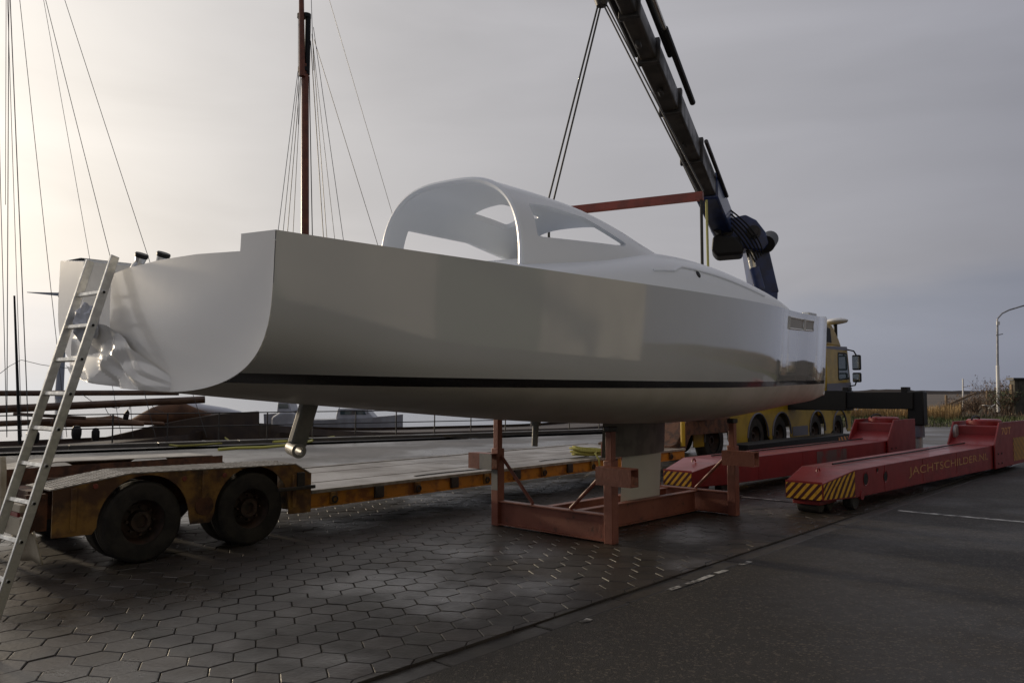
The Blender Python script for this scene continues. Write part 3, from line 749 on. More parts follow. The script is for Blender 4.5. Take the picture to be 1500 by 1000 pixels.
for y0 in (0, TW - .02):
    mb = MB(TM); tri_plate(mb, pl, y0, y0 + .02, TM); mb.build('side_skirt', M['rustyellow'], tr, smooth=0)
for y0, y1 in ((-.004, .62), (TW - .62, TW + .004)):
    tops = [(.22, .802)] + [(.95, .902), (2.85, .862), (3.052, .742)]
    mb = MB(TM); mb.grid([[(x, y0, z + .002) for x, z in tops], [(x, y1, z + .002) for x, z in tops]]); fp = mb.build('fender_plate', M['plate'], tr, smooth=0, solid=.012)
    mb = MB(TM)   # tread studs
    if y0 < .1:
        for i in range(70):
            for j in range(9):
                x = .28 + i * .039; y = y0 + .03 + j * .066 + (.033 if i % 2 else 0); z = float(np.interp(x, [.22, .95, 2.85, 3.05], [.802, .902, .862, .742]))
                mb.box(x - .012, x + .012, y - .005, y + .005, z + .001, z + .0065)
        tag(mb.build('tread_studs', M['plate'], fp, smooth=0), kind='stuff')
    iw = y1 if y0 < .1 else y0
    mb = MB(TM); mb.box(.3, 3.0, iw - .01, iw + .01, .45, .85); mb.build('inner_wall', M['rust'], tr)
mb = MB(TM); mb.box(3.03, 3.07, .001, TW - .001, .28, .742); mb.build('bogie_front_wall', M['rustyellow'], tr, bevel=.006)
mb = MB(TM); mb.box(2.86, 2.96, -.03, -.001, .60, .76); mb.box(2.6, 3.10, -.045, -.001, .56, .60); mb.build('lamp_bracket', M['darksteel'], tr, bevel=.006)
for x, w_, z0, z1 in ((.40, .05, .40, .80), (1.69, .06, .58, .86), (2.80, .05, .36, .74)):
    MB(TM).box(x, x + w_, -.022, -.001, z0, z1).build('skirt_rib', M['rustyellow'], tr, bevel=.005)
for x in (.62, 1.5, 1.95): MB(TM).lathe([(0, .012), (.022, .012), (.026, 0)], (x, -.001, .80), (0, -1, 0), 12).build('side_reflector', M['spread'], tr)
mb = MB(TM); mb.lathe([(.0, -.04), (.10, -.04), (.10, .02), (.07, .03)], (1.72, .02, .50), (0, 1, 0), 18); mb.build('air_tank', M['rust'], tr)
mb = MB(TM); mb.box(.35, 2.95, .95, 1.60, .42, .70); mb.build('bogie_spine', M['rust'], tr)
for yy in (W1, W2): mb = MB(TM); mb.tube((yy, .3, WR - .02), (yy, TW - .3, WR - .02), .06, n=12); mb.build('axle', M['rust'], tr)
tyre_prof = [(.22, -.105), (.30, -.115), (.37, -.108), (.395, -.09), (.403, -.06), (.403, -.03), (.396, -.024), (.396, -.016), (.403, -.010), (.403, .010), (.396, .016), (.396, .024), (.403, .03), (.403, .06), (.395, .09), (.37, .108), (.30, .115), (.22, .105)]
rim_prof = [(.0, -.01), (.06, -.01), (.065, -.055), (.10, -.055), (.105, .03), (.165, .04), (.20, -.02), (.222, -.09), (.222, .09)]
for wx in (W1, W2):
    for yc, outer in ((.13, -1), (.40, -1), (TW - .40, 1), (TW - .13, 1)):
        ax = (0, 1, 0) if outer < 0 else (0, -1, 0)
        mb = MB(TM); mb.lathe(tyre_prof, (wx, yc, WR - .008), ax, 40); ty = mb.build('tyre', M['rubber'], tr, smooth=25)
        mb = MB(TM); mb.lathe(rim_prof, (wx, yc, WR - .008), ax, 30)
        for k in range(8):
            a = k * math.pi / 4; mb.tube((wx + .135 * math.cos(a), yc + (outer * .0 - .0), WR + .135 * math.sin(a)), (wx + .135 * math.cos(a), yc + outer * .05, WR + .135 * math.sin(a)), .014, n=6)
        mb.build('rim', M['rim'], ty, smooth=25)
# long deck: planks, side beams, stake pockets
DX0, DX1, DZ = 3.075, 12.3, .52
npl = 7; pw = (TW - .16) / npl
for k in range(npl):
    y0 = .08 + k * pw
    for a, b in ((DX0 + .005, DX0 + 3.6), (DX0 + 3.612, DX0 + 7.2), (DX0 + 7.212, DX1 - .005)):
        MB(TM).box(a, b, y0 + .004, y0 + pw - .004, DZ - .04, DZ + random.uniform(-.003, .003)).build('deck_plank', M['deckply'], tr, bevel=.004)
for y0, s_ in ((0, 1), (TW - .078, -1)):
    mb = MB(TM); mb.box(DX0, DX1, y0, y0 + .078, DZ - .03, DZ + .012); mb.build('edge_rail', M['plate'], tr, bevel=.004)
    mb = MB(TM); mb.box(DX0, DX1, y0 + .03, y0 + .05, .34, DZ - .031); mb.box(DX0, DX1, y0 + .002, y0 + .07, .32, .338); mb.build('side_beam', M['beamyellow'], tr)
for k in range(13):
    x = DX0 + .28 + k * .69
    mb = MB(TM); mb.box(x, x + (.14 if k % 2 else .09), -.012, .03, .345, DZ - .032); mb.build('stake_pocket', M['darksteel'] if k % 2 else M['rustyellow'], tr, bevel=.005)
    if k % 2 == 0: MB(TM).lathe([(.03, -.008), (.045, -.008), (.045, .008), (.03, .008), (.03, -.008)], (x + .045, -.024, .40), (0, 1, 0), 12).build('lashing_ring', M['darksteel'], tr)
mb = MB(TM); mb.box(DX0, DX1, .5, TW - .5, .26, DZ - .045); mb.build('deck_frame', M['rust'], tr)
# gooseneck at the front
GX = DX1
mb = MB(TM); mb.prism([(GX, .26), (GX + .5, .26), (GX + .9, .75), (GX + 2.9, .75), (GX + 2.9, 1.10), (GX + .75, 1.10), (GX + .25, .60), (GX, .56)], 'y', .35, TW - .35); mb.build('gooseneck', M['rust'], tr, bevel=.01)
mb = MB(TM); mb.box(GX + 1.0, GX + 1.7, .2, .85, 1.102, 1.42); mb.build('tool_box', M['rustyellow'], tr, bevel=.015)
mb = MB(TM); mb.box(GX + 1.9, GX + 2.7, .4, 1.5, 1.102, 1.36); mb.build('tool_box', M['darksteel'], tr, bevel=.015)
for k in range(2): MB(TM).box(GX + 1.05 + k * .33, GX + 1.3 + k * .33, .188, .199, 1.2, 1.3).build('tool_box_plate', M['greyprimer'], tr)
mb = MB(TM); mb.tube((GX + .35, .25, .55), (GX + .35, .25, 1.25), .05, n=12); mb.build('support_leg', M['cabyellow'], tr)
# rear end: pale upright board, light bar, mud flap
mb = MB(TM); mb.box(.0, .06, .05, TW - .05, .40, .56); mb.build('rear_crossbar', M['greywood'], tr, bevel=.008)
mb = MB(TM); mb.box(-.02, .03, .0, TW, .62, .69); mb.build('rear_crossbar', M['greywood'], tr, bevel=.008)
mb = MB(TM); mb.prism([(.40, .45), (.68, .45), (.70, .95), (.62, 1.07), (.48, 1.10), (.44, 1.0)], 'x', -.05, .0); mb.build('upright_board', M['greywood'], tr, bevel=.006)
for y0 in (.10, TW - .16): MB(TM).box(.061, .24, y0, y0 + .06, .42, .76).build('rear_bracket', M['rust'], tr)
for y0 in (.03, TW - .60):
    rows = [[(.12 + .03 * math.sin(k * .9) + .02 * j, y0 + .57 * k / 6, .44 - .31 * j / 4 - .012 * (k % 3)) for k in range(7)] for j in range(5)]
    mb = MB(TM); mb.grid(rows); mb.build('mud_flap', M['greywood'], tr, solid=.012)
mb = MB(TM); mb.box(-.005, .02, .10, .42, .57, .615); mb.build('tail_lamp', M['moverred'], tr, bevel=.006)
mb = MB(TM); mb.path([(.04, .05 + .03 * k, .47 - .06 * math.sin(k / 8 * math.pi)) for k in range(9)], .012, 6); mb.build('chain', M['darksteel'], tr)

# rope heap on the trailer front edge
rp = MB(); rnd = random.Random(2); c = TM @ Vector((9.25, .28, DZ + .02)); pts = []
for k in range(240):
    a = k * .45; r = .20 + .13 * noise.noise(Vector((k * .13, 0, 0))); pts.append(c + Vector((r * 1.5 * math.cos(a), r * .9 * math.sin(a), .02 + .16 * (k / 240) * (1 - .5 * abs(math.cos(a * .5))) + .02 * rnd.random())))
rp.path(pts, .018, 5); e = [pts[-1], c + Vector((.05, -.34, .08)), c + Vector((.1, -.46, -.02)), c + Vector((.12, -.48, -.2))]; rp.path(e, .018, 5)
tag(rp.build('rope', M['rope'], smooth=60), 'yellow green rope heaped on the trailer edge behind the cradle', 'rope')
# loose dark strap on the deck
def flat_strap(name, pts, w, z, label, m):
    mb = MB(); rows = [[], []]
    for i, p in enumerate(pts):
        d = (pts[min(i + 1, len(pts) - 1)] - pts[max(i - 1, 0)]).normalized(); s = Vector((-d.y, d.x, 0)) * w / 2; rows[0].append(p + s); rows[1].append(p - s)
    mb.grid(rows); return tag(mb.build(name, m, solid=.006), label, 'strap')
flat_strap('lashing_strap', [TM @ Vector((8.0 + .25 * k, .45 + .05 * math.sin(k * 1.1), DZ + .012)) for k in range(7)], .05, 0, 'dark lashing strap lying on the trailer deck beside the yellow green rope', M['sling'])
flat_strap('lashing_strap', [TM @ Vector((5.0 + .28 * k, .30 + .03 * math.sin(k * .8), DZ + .012)) for k in range(7)], .05, 0, 'dark lashing strap along the trailer deck edge between wheels and cradle', M['sling'])

# ================================================================== RED TRANSPORT BEAMS
def solve_x(fn, u, lo, hi):
    for _ in range(50):
        m_ = (lo + hi) / 2
        if project(fn(m_))[0] < u: lo = m_
        else: hi = m_
    return (lo + hi) / 2
def text_mesh(body, size, Mx, name, material, parent, width=None):
    cu = bpy.data.curves.new(name, 'FONT'); cu.body = body; cu.size = size; cu.extrude = .0; cu.align_x = 'LEFT'
    to = bpy.data.objects.new(name, cu); col.objects.link(to); dg = bpy.context.evaluated_depsgraph_get()
    me = bpy.data.meshes.new_from_object(to.evaluated_get(dg)); bpy.data.objects.remove(to)
    xs = [v.co.x for v in me.vertices]; k = width / (max(xs) - min(xs)) if width else 1; x0 = min(xs)
    W = WMAT[parent.name].inverted() @ Mx
    for v in me.vertices: v.co = W @ Vector(((v.co.x - x0) * k, 0, v.co.y))
    me.name = name; me.materials.clear(); me.materials.append(material); o = bpy.data.objects.new(name, me); col.objects.link(o); o.parent = parent; WMAT[o.name] = WMAT[parent.name]
    return o
def transport_beam(loc, yaw, label, lettered, xe):
    B = frame(loc, yaw); t = thing('transport_beam', B, label, 'transport beam', 'red transport beams beside the yacht bow')
    secs = [(0, .27, .19, .43), (.80, .40, .18, .58), (7.9, .40, .12, .60)]
    mb = MB(B); mb.grid([[(x, -w, z0), (x, w, z0), (x, w, z1), (x, -w, z1)] for x, w, z0, z1 in secs], closed=True)
    mb.add([(0, -.27, .20), (0, .27, .20), (0, .27, .45), (0, -.27, .45)], [(0, 1, 2, 3)]); mb.build('beam', M['moverred'], t, smooth=0, bevel=.008)
    mb = MB(B); mb.box(.06, .62, -.20, .20, .12, .198); mb.build('roller_housing', M['moverred'], t, bevel=.01)
    for x in (.20, .50):
        mb = MB(B); mb.lathe([(0, -.16), (.09, -.16), (.10, -.15), (.10, .15), (.09, .16), (0, .16)], (x, 0, .10), (0, 1, 0), 22); mb.build('roller', M['rubber'], t)
    mb = MB(B); mb.lathe([(0, -.07), (.12, -.07), (.135, -.05), (.135, .05), (.12, .07), (0, .07)], (.86, -.30, .135), (0, 1, 0), 24); mb.build('roller', M['rubber'], t)
    mb = MB(B); mb.tube((1.02, -.41, .20), (1.02, -.30, .20), .07, n=16); mb.build('jack_cylinder', M['moverred'], t)
    # lifting eye on the sloping nose
    mb = MB(B); mb.path([(.52 + .045 * math.cos(a), 0.02, .545 + .05 * math.sin(a)) for a in [math.pi * k / 10 for k in range(11)]], .014, 8); mb.build('lifting_eye', M['moverred'], t)
    n = Vector((-.003, 0, 0))
    stripe_quad([B @ (Vector(p) + n) for p in ((0, .262, .20), (0, -.262, .20), (0, -.262, .42), (0, .262, .42))], 'hazard_sticker', M['hazard'], t, .11, .9)
    # end block: two cheek plates with sloping fronts and a body between them
    poly = [(7.75, .12), (7.75, .62), (8.15, 1.06), (xe, 1.06), (xe, .12)]
    for y0 in (-.45, .42):
        mb = MB(B); mb.prism(poly, 'y', y0, y0 + .03); mb.build('cheek_plate', M['moverred'], t, bevel=.006)
    for bx in (7.95, 8.2, 8.45):
        for bz in (.22, .42):
            if bx < 8.3: MB(B).lathe([(0, .016), (.018, .016), (.022, 0)], (bx, -.451, bz), (0, -1, 0), 6).build('bolt', M['darksteel'], t)
    for bx in (1.9, 3.6, 5.4): MB(B).box(bx, bx + .012, -.404, -.399, .19, .575).build('weld_seam', M['moverred'], t)
    MB(B).path([(1.2, .1, .605), (2.5, .12, .605), (4.5, .08, .612), (6.5, .14, .618), (7.7, .1, .63)], .014, 5).build('hydraulic_hose', M['black'], t)
    mb = MB(B); mb.prism([(7.8, .55), (7.8, .602), (8.25, .78), (8.25, .55)], 'y', -.418, .418); mb.build('sloping_plate', M['moverred'], t)
    mb = MB(B); mb.box(8.25, xe - .4, -.418, .418, .30, .98); mb.build('end_body', M['moverred'], t, bevel=.02)
    mb = MB(B); mb.lathe([(.34, -.05), (.34, .06), (.30, .09), (0, .10)], (8.75, 0, 1.02), (0, 0, 1), 28); mb.build('slewing_drum', M['moverred'], t)
    mb = MB(B); mb.path([(8.55 + .3 * math.cos(a), .1, 1.10 + .07 * math.sin(a)) for a in [math.pi * k / 10 for k in range(11)]], .02, 8); mb.build('hydraulic_hose', M['black'], t)
    mb = MB(B); mb.lathe([(0, -.20), (.26, -.20), (.30, -.15), (.30, .15), (.26, .20), (0, .20)], (xe - .45, 0, .30), (0, 1, 0), 26); mb.build('drive_wheel', M['rubber'], t)
    if lettered:
        def side(x, z): return (B @ Vector((x, -.40, z)))
        # angled sticker on the chamfered nose side
        stripe_quad([B @ Vector(p) for p in ((.02, -.277, .21), (.78, -.401, .20), (.78, -.401, .56), (.02, -.277, .42))], 'hazard_sticker', M['hazard'], t, .125, 1.2)
        for u, z, r in ((1268, .42, .085), (1285, .52, .03), (1297, .40, .075)):
            x = solve_x(lambda q: side(q, z), u, .8, 6)
            mb = MB(B); mb.lathe([(r, -.001), (r + .014, .004), (r + .014, .0)], (x, -.402, z), (0, -1, 0), 20); rim_ = mb.build('hole_rim', M['moverred'], t)
            MB(B).lathe([(0, .002), (r, .002)], (x, -.402, z), (0, -1, 0), 20).build('hole_opening', M['black'], rim_, smooth=0)
        xa = solve_x(lambda q: side(q, .42), 1331, 1, 7); xb = solve_x(lambda q: side(q, .42), 1447, 1, 7.7)
        xb = min(xb, 7.6)
        text_mesh('JACHTSCHILDER.NL', .19, B @ Matrix.Translation((xa, -.404, .34)), 'lettering', M['text'], t, xb - xa)
        text_mesh('70T', .21, B @ Matrix.Translation((8.25, -.454, .80)), 'number_lettering', M['text70'], t, .75)
        stripe_quad([B @ Vector(p) for p in ((9.15, -.454, .20), (10.3, -.454, .20), (10.3, -.454, .70), (9.15, -.454, .70))], 'hazard_sticker', M['hazard'], t, .125, 1.0)
        mb = MB(B); mb.lathe([(0, -.02), (.13, -.02), (.16, .0), (.16, .06)], (8.2, .385, .84), (0, 1, 0), 24); mb.build('hose_reel', M['galv'], t)
    else:
        MB(B).box(4.2, 5.6, -.4025, -.401, .22, .54).build('bare_patch', M['patch'], t, smooth=0)
    return t
BY = R(44.5)
transport_beam(sn(11.05, 4.42), BY, 'red steel beam on rollers with gold lettering along its side', True, 10.6)
transport_beam(sn(11.25, 6.55), BY, 'red steel beam on rollers with a grey bare patch, nearer the crane truck', False, 9.5)

# ================================================================== CRANE TRUCK
KM = frame(sn(16.2, 9.1), R(48))
truck = thing('crane_truck', KM, 'yellow crane truck with blue and black folding crane, standing beyond the yacht bow', 'crane truck')
kw = [1.3, 3.6, 5.1, 7.7, 9.6]
TOPK = [(10.6, 1.35), (.2, 1.35)]
pl = arch_plate(.2, 10.6, (.42, .42), TOPK, kw, .62, .52)
for y0 in (0, 2.47):
    mb = MB(KM); tri_plate(mb, pl, y0, y0 + .03, KM); mb.build('side_skirt', M['cabyellow'], truck, smooth=0)
for x in kw:
    mb = MB(KM)
    arcs = [(x + .62 * math.cos(a), -.012, .52 + .62 * math.sin(a)) for a in [math.pi * k / 16 for k in range(17)]]
    mb.path(arcs, .025, 6); mb.build('arch_lip', M['bandgrey'], truck)
    for yc, ax in ((.20, (0, 1, 0)), (2.3, (0, -1, 0))):
        k = 1.28; mb = MB(KM); mb.lathe([(r * k, o * 1.3) for r, o in tyre_prof], (x, yc, .52), ax, 36); ty = mb.build('tyre', M['rubber'], truck, smooth=25)
        mb = MB(KM); mb.lathe([(r * k, o * 1.2) for r, o in rim_prof], (x, yc, .52), ax, 28); mb.build('rim', M['rim'], ty, smooth=25)
for a, b in ((5.85, 6.95),):
    MB(KM).box(a, b, -.012, -.001, .45, .72).build('side_band', M['bandgrey'], truck)
mb = MB(KM); mb.box(0, 10.5, .3, 2.2, .70, 1.18); mb.build('chassis', M['darksteel'], truck)
mb = MB(KM); mb.box(.1, 5.0, .02, 2.48, 1.36, 1.50); mb.build('load_bed', M['darksteel'], truck, bevel=.01)
mb = MB(KM); mb.box(.15, .9, -.02, 2.4, .9, 1.34); mb.build('rear_stabiliser', M['darksteel'], truck, bevel=.02)
for x0, x1, z1, m in ((.3, 1.1, 1.95, 'darksteel'), (1.3, 1.9, 1.75, 'rustyellow'), (2.1, 3.3, 2.05, 'rust'), (3.5, 4.6, 1.8, 'darksteel')):
    MB(KM).box(x0, x1, .15, 1.2, 1.502, z1).build('bed_crate', M[m], truck, bevel=.02)
# cab
cabp = [(8.55, .95), (10.72, .95), (10.80, 1.5), (10.70, 2.2), (10.52, 3.05), (10.36, 3.18), (8.55, 3.18)]
mb = MB(KM); mb.prism(cabp, 'y', .0, 2.5); cab = mb.build('cab', M['cabyellow'], truck, bevel=.05)
mb = MB(KM); mb.prism([(8.6, 3.185), (10.30, 3.185), (10.05, 3.45), (9.5, 3.85), (8.6, 3.9)], 'y', .12, 2.38); mb.build('roof_spoiler', M['cabyellow'], cab, bevel=.05)
mb = MB(KM); mb.prism([(8.62, 3.28), (9.35, 3.28), (9.25, 3.72), (8.62, 3.80)], 'y', .10, .119); mb.build('spoiler_side', M['black'], cab)
for z0, z1 in ((3.06, 3.19), (1.72, 2.02)):
    MB(KM).prism([(8.56, z0), (10.5 if z0 > 2.5 else 10.72, z0), (10.4 if z0 > 2.5 else 10.70, z1), (8.56, z1 - .06)], 'y', -.008, -.001).build('side_band', M['bandgrey'], cab)
mb = MB(KM); mb.prism(rounded([(9.62, 2.12), (10.52, 2.18), (10.36, 2.92), (9.62, 2.92)], .07), 'y', -.010, -.002); mb.build('side_window', M['glass'], cab)
mb = MB(KM); mb.prism(rounded([(9.56, 2.07), (10.58, 2.12), (10.42, 2.98), (9.56, 2.98)], .08), 'y', -.006, -.001); mb.build('window_surround', M['black'], cab)
MB(KM).add([(10.725, .15, 2.2), (10.725, 2.35, 2.2), (10.555, 2.35, 3.02), (10.555, .15, 3.02)], [(0, 1, 2, 3)]).build('windscreen', M['glass'], cab, smooth=0)
for z0, z1 in ((2.42, 2.92), (2.02, 2.34)):
    mb = MB(KM); mb.box(10.55, 10.72, -.36, -.10, z0, z1); mr = mb.build('mirror', M['black'], cab, bevel=.04)
    MB(KM).box(10.542, 10.548, -.34, -.12, z0 + .05, z1 - .05).build('mirror_glass', M['lampglass'], mr)
mb = MB(KM); mb.path([(10.5, .02, 3.1), (10.62, -.15, 3.05), (10.66, -.22, 2.9)], .025, 6); mb.build('mirror_arm', M['black'], cab)
mb = MB(KM); mb.path([(10.62, .0, 1.9), (10.66, -.15, 1.92), (10.66, -.2, 2.05)], .025, 6); mb.build('mirror_arm', M['black'], cab)
# oval dish light on the roof
mb = MB(KM); mb.lathe([(0, .10), (.26, .09), (.38, .03), (.40, .0), (.36, -.05), (.15, -.08), (0, -.08)], (10.05, .22, 4.00), (0, .1, 1), 26); bl = mb.build('roof_light_dome', M['polewhite'], cab)
MB(KM).tube((10.05, .22, 3.2), (10.05, .22, 3.95), .06, n=12).build('dome_post', M['black'], bl)
# outrigger towards the yacht
mb = MB(KM); mb.box(5.55, 6.15, -1.6, .3, 1.20, 1.74); mb.build('outrigger_box', M['black'], truck, bevel=.015)
mb = MB(KM); mb.box(5.60, 6.10, -3.25, -1.6, 1.26, 1.70); ob = mb.build('outrigger_beam', M['black'], truck, bevel=.015)
for y in (-3.1, -1.62): MB(KM).box(5.7, 6.0, y, y + .16, 1.70 if y < -2 else 1.741, 1.83).build('beam_lug', M['black'], ob, bevel=.01)
mb = MB(KM); mb.box(5.66, 6.04, -3.48, -3.10, .85, 1.72); mb.build('leg_housing', M['black'], ob, bevel=.03)
mb = MB(KM); mb.tube((5.85, -3.29, .55), (5.85, -3.29, .9), .15, n=18); mb.build('leg_tube', M['bandgrey'], ob)
mb = MB(KM); mb.tube((5.85, -3.29, .14), (5.85, -3.29, .6), .095, n=18); mb.build('leg_piston', M['galv'], ob)
mb = MB(KM); mb.lathe([(0, .10), (.10, .10), (.26, .03), (.28, 0), (.28, -.03), (0, -.03)], (5.85, -3.29, .13), (0, 0, 1), 22); mb.build('foot_plate', M['darksteel'], ob)
# crane: slewing column, knuckle, telescopic boom
def kp(u, v, Y): return at(u, v, Y)
mb = MB(KM); mb.box(5.9, 7.0, .5, 2.0, 1.19, 2.2); crane = mb.build('crane_base', M['darksteel'], truck, bevel=.03)
cb0 = KM @ Vector((6.45, 1.25, 2.1)); cb1 = kp(1119, 432, 24.2); cb2 = kp(1103, 352, 24.0)
ccam = Vector((0, -1, 0))
mb = MB(); mb.beam(cb0, cb1 + (cb1 - cb0) * .02, .62, .80, up=ccam); mb.beam(cb1, cb2, .70, .80, up=ccam, w1=.58); mb.build('column', M['blue'], crane, bevel=.05)
mb = MB(); mb.tube(kp(1106, 405, 23.6), kp(1094, 350, 23.6), .11, n=14); mb.build('lift_piston', M['chrome'], crane)
mb = MB(); mb.tube(kp(1113, 425, 23.6), kp(1104, 392, 23.6), .17, n=14); mb.build('lift_cylinder', M['blue'], crane)
mb = MB(); mb.tube(kp(1122, 358, 23.4), kp(1128, 350, 24.6), .26, n=18); mb.build('knuckle_pin', M['black'], crane)
kn = [(1056, 330), (1075, 318), (1092, 314), (1108, 322), (1122, 340), (1126, 356), (1118, 366), (1100, 366), (1084, 362), (1062, 356), (1052, 345)]
def slab(poly, Y0, Y1, name, m, parent, bevel=.05):
    a = [at(u, v, Y0) for u, v in poly]; c = sum(a, Vector()) / len(a); d = Vector((c.x, c.y, 0)).normalized() * (Y1 - Y0); n = len(a)
    mb = MB(); mb.add(a + [p + d for p in a], [tuple(range(n)), tuple(range(2 * n - 1, n - 1, -1))] + [(i, i + n, (i + 1) % n + n, (i + 1) % n) for i in range(n)]); return mb.build(name, m, parent, smooth=0, bevel=bevel)
slab(kn, 23.3, 24.5, 'knuckle', M['blue'], crane)
slab([(1044, 346), (1052, 342), (1078, 346), (1090, 360), (1088, 372), (1050, 375), (1042, 366)], 22.9, 23.9, 'winch_box', M['black'], crane, .08)
slab([(1036, 318), (1048, 310), (1058, 330), (1056, 344), (1042, 336)], 23.0, 23.6, 'linkage', M['black'], crane, .04)
# boom reaches from the knuckle over the yacht
bs, be = kp(1058, 326, 23.4), Vector((1.60, 12.1, 8.45))
bd = be - bs; bl_ = bd.length; bd.normalize()
upv = Vector((0, 0, 1))
def bpnt(t): return bs + bd * (bl_ * t)
def boom_t(v):
    lo, hi = 0, 1
    for _ in range(40):
        m_ = (lo + hi) / 2
        if project(bpnt(m_))[1] > v: lo = m_
        else: hi = m_
    return lo
mb = MB(); mb.beam(bpnt(-.02), bpnt(boom_t(272)), .60, .74, up=upv); boom = mb.build('boom_root', M['blue'], crane, bevel=.06)
secs = [(275, 222, .50, .60), (225, 150, .43, .52), (152, 76, .37, .45), (79, 10, .32, .39), (14, -90, .28, .34)]
for k, (v0, v1, w, h) in enumerate(secs):
    t0, t1 = boom_t(v0), min(boom_t(v1), .985)
    mb = MB(); mb.beam(bpnt(t0), bpnt(t1), w, h, up=upv); mb.build('boom_section', M['boom'], boom, bevel=.05)
    mb = MB(); mb.beam(bpnt(t1 - .006), bpnt(t1 + .004), w + .05, h + .05, up=upv); mb.build('boom_collar', M['darksteel'], boom, bevel=.02)
# hydraulic cylinders riding on top / side of the boom
sd = bd.cross(upv).normalized()  # towards the picture's right
if sd.x < 0: sd = -sd
sd = sd; bu = sd.cross(bd) if sd.cross(bd).z > 0 else -sd.cross(bd)
def side_rod(v0, v1, off_s, off_u, r, name, m):
    mb = MB(); a = bpnt(boom_t(v0)) + sd * off_s + bu * off_u; b = bpnt(boom_t(v1)) + sd * off_s + bu * off_u; mb.tube(a, b, r, n=12); mb.build(name, m, boom)
side_rod(300, 222, .34, .22, .05, 'extension_cylinder', M['boom'])
side_rod(95, -80, .30, .14, .05, 'extension_cylinder', M['black'])
side_rod(158, 52, .42, .05, .062, 'extension_cylinder', M['black'])
side_rod(78, -80, .42, .05, .040, 'extension_rod', M['chrome'])
side_rod(76, -80, -.22, .0, .085, 'hose_track', M['black'])
mb = MB(); mb.beam(bpnt(.97), bpnt(1.01), .55, .60, up=upv); mb.build('boom_head', M['darksteel'], boom, bevel=.04)
hook_p = Vector((1.42, 12.1, 7.95))
mb = MB(); mb.tube(be, hook_p + Vector((0, 0, .12)), .02, n=8); mb.lathe([(0, .18), (.11, .16), (.13, 0), (.08, -.14), (0, -.16)], hook_p, (0, 0, 1), 16); mb.build('hook_block', M['darksteel'], crane)

for k in range(5):
    a0 = kp(1118 - 3 * k, 372 + 3 * k, 23.2); a1 = kp(1112 - 6 * k, 338 + 2 * k, 23.0); a2 = kp(1082 - 5 * k, 316 + 2 * k, 23.0); a3 = kp(1056 - k, 298 + 4 * k, 22.9)
    pts_ = [a0.lerp(a1, t) * (1 - t) + a1.lerp(a2, t) * t if False else ((1 - t) ** 3 * a0 + 3 * t * (1 - t) ** 2 * a1 + 3 * t * t * (1 - t) * a2 + t ** 3 * a3) for t in [q / 12 for q in range(13)]]
    MB().path(pts_, .024, 6).build('hydraulic_hose', M['black'], crane)
for u, v, r in ((1066, 338, .16), (1104, 340, .20), (1080, 352, .10)):
    MB().lathe([(0, .10), (r * .6, .10), (r * .65, .05), (r, .05), (r, -.1)], kp(u, v, 23.25), (-.3, -1, 0), 18).build('pivot_pin', M['darksteel'], crane)
slab([(1044, 296), (1054, 291), (1058, 299), (1049, 304)], 22.7, 22.72, 'warning_plate', M['spread'], crane, .0)
for v in (200, 120, 45): side_rod(v, v - 6, .0, -.34 + .0005 * v, .05, 'hose_clamp', M['darksteel'])
# spreader beam, slings
spR, spL = at(1030, 287, 11.9), None
spL = Vector((.62, 13.05, spR.z))
sp = MB(); sp.beam(spR, spL, .11, .13); spo = sp.build('spreader_beam', M['spread'], bevel=.01); tag(spo, 'rust red spreader bar hanging in slings above the yacht cabin', 'spreader bar')
def sling(pts, r, m, label, group=None, name='lifting_sling'):
    mb = MB(); mb.path(pts, r, 7); return tag(mb.build(name, m, smooth=60), label, 'sling', group)
for k in (-1, 1):
    o_ = Vector((.045 * k, 0, 0))
    sling([hook_p + o_ * .5, spL + Vector((0, 0, .07)) + o_], .016, M['cable'], 'steel sling rope from crane hook down to the end hidden behind the cabin', 'sling ropes from the hook to the far spreader end')
    sling([hook_p + o_ * .5, spR + Vector((-.04, 0, .07)) + o_], .014, M['cable'], 'steel sling rope running close under the boom to the spreader end', 'sling ropes from the hook to the open spreader end')
fR = Vector((spR.x, spR.y, 3.45)); 
sling([spR + Vector((-.03, 0, -.065)), fR + Vector((-.03, 0, 0))], .024, M['sling'], 'dark webbing sling from the spreader end down to the foredeck')
sling([spR + Vector((.05, 0, -.065)), fR + Vector((.06, 0, 0))], .020, M['slingyellow'], 'pale yellow webbing sling from the spreader end down to the foredeck')
sling([spL + Vector((0, 0, -.065)), Vector((spL.x, spL.y, 3.0))], .022, M['sling'], 'dark webbing sling hanging behind the cabin from the spreader')

# timber cribbing under the outrigger foot, black beam by the truck
ft = KM @ Vector((5.85, -3.29, 0))
for k, (dx, dy, a, z) in enumerate(((-.25, -.1, .2, 0), (.12, -.12, .25, 0), (.45, .0, .15, 0), (.75, -.35, 1.1, 0), (-.75, .25, 1.3, 0))):
    B = frame(ft + Vector((dx, dy, 0)), R(48) + a)
    lab = ['rough timber block under the outrigger foot, on the side toward the yacht', 'middle timber block of three under the outrigger foot', 'rough timber block under the outrigger foot, on the side away from the yacht', 'short timber block lying loose beside the outrigger foot, toward the lettered beam', 'timber block lying loose beside the outrigger foot, toward the truck'][k]
    tag(MB(B).box(-.5, .5, -.15, .15, z, z + .10 + .02 * (k % 2)).build('timber_block', M['wood'], bevel=.012), lab, 'timber', 'timber blocks under the outrigger')
bb = MB(KM); bb.box(.8, 7.4, -1.05, -.55, .0, .50); o = bb.build('steel_ballast_beam', M['black'], bevel=.02); tag(o, 'long low black steel box lying along the crane truck wheels, orange stripes at one end', 'steel box')
WMAT[o.name] = I4
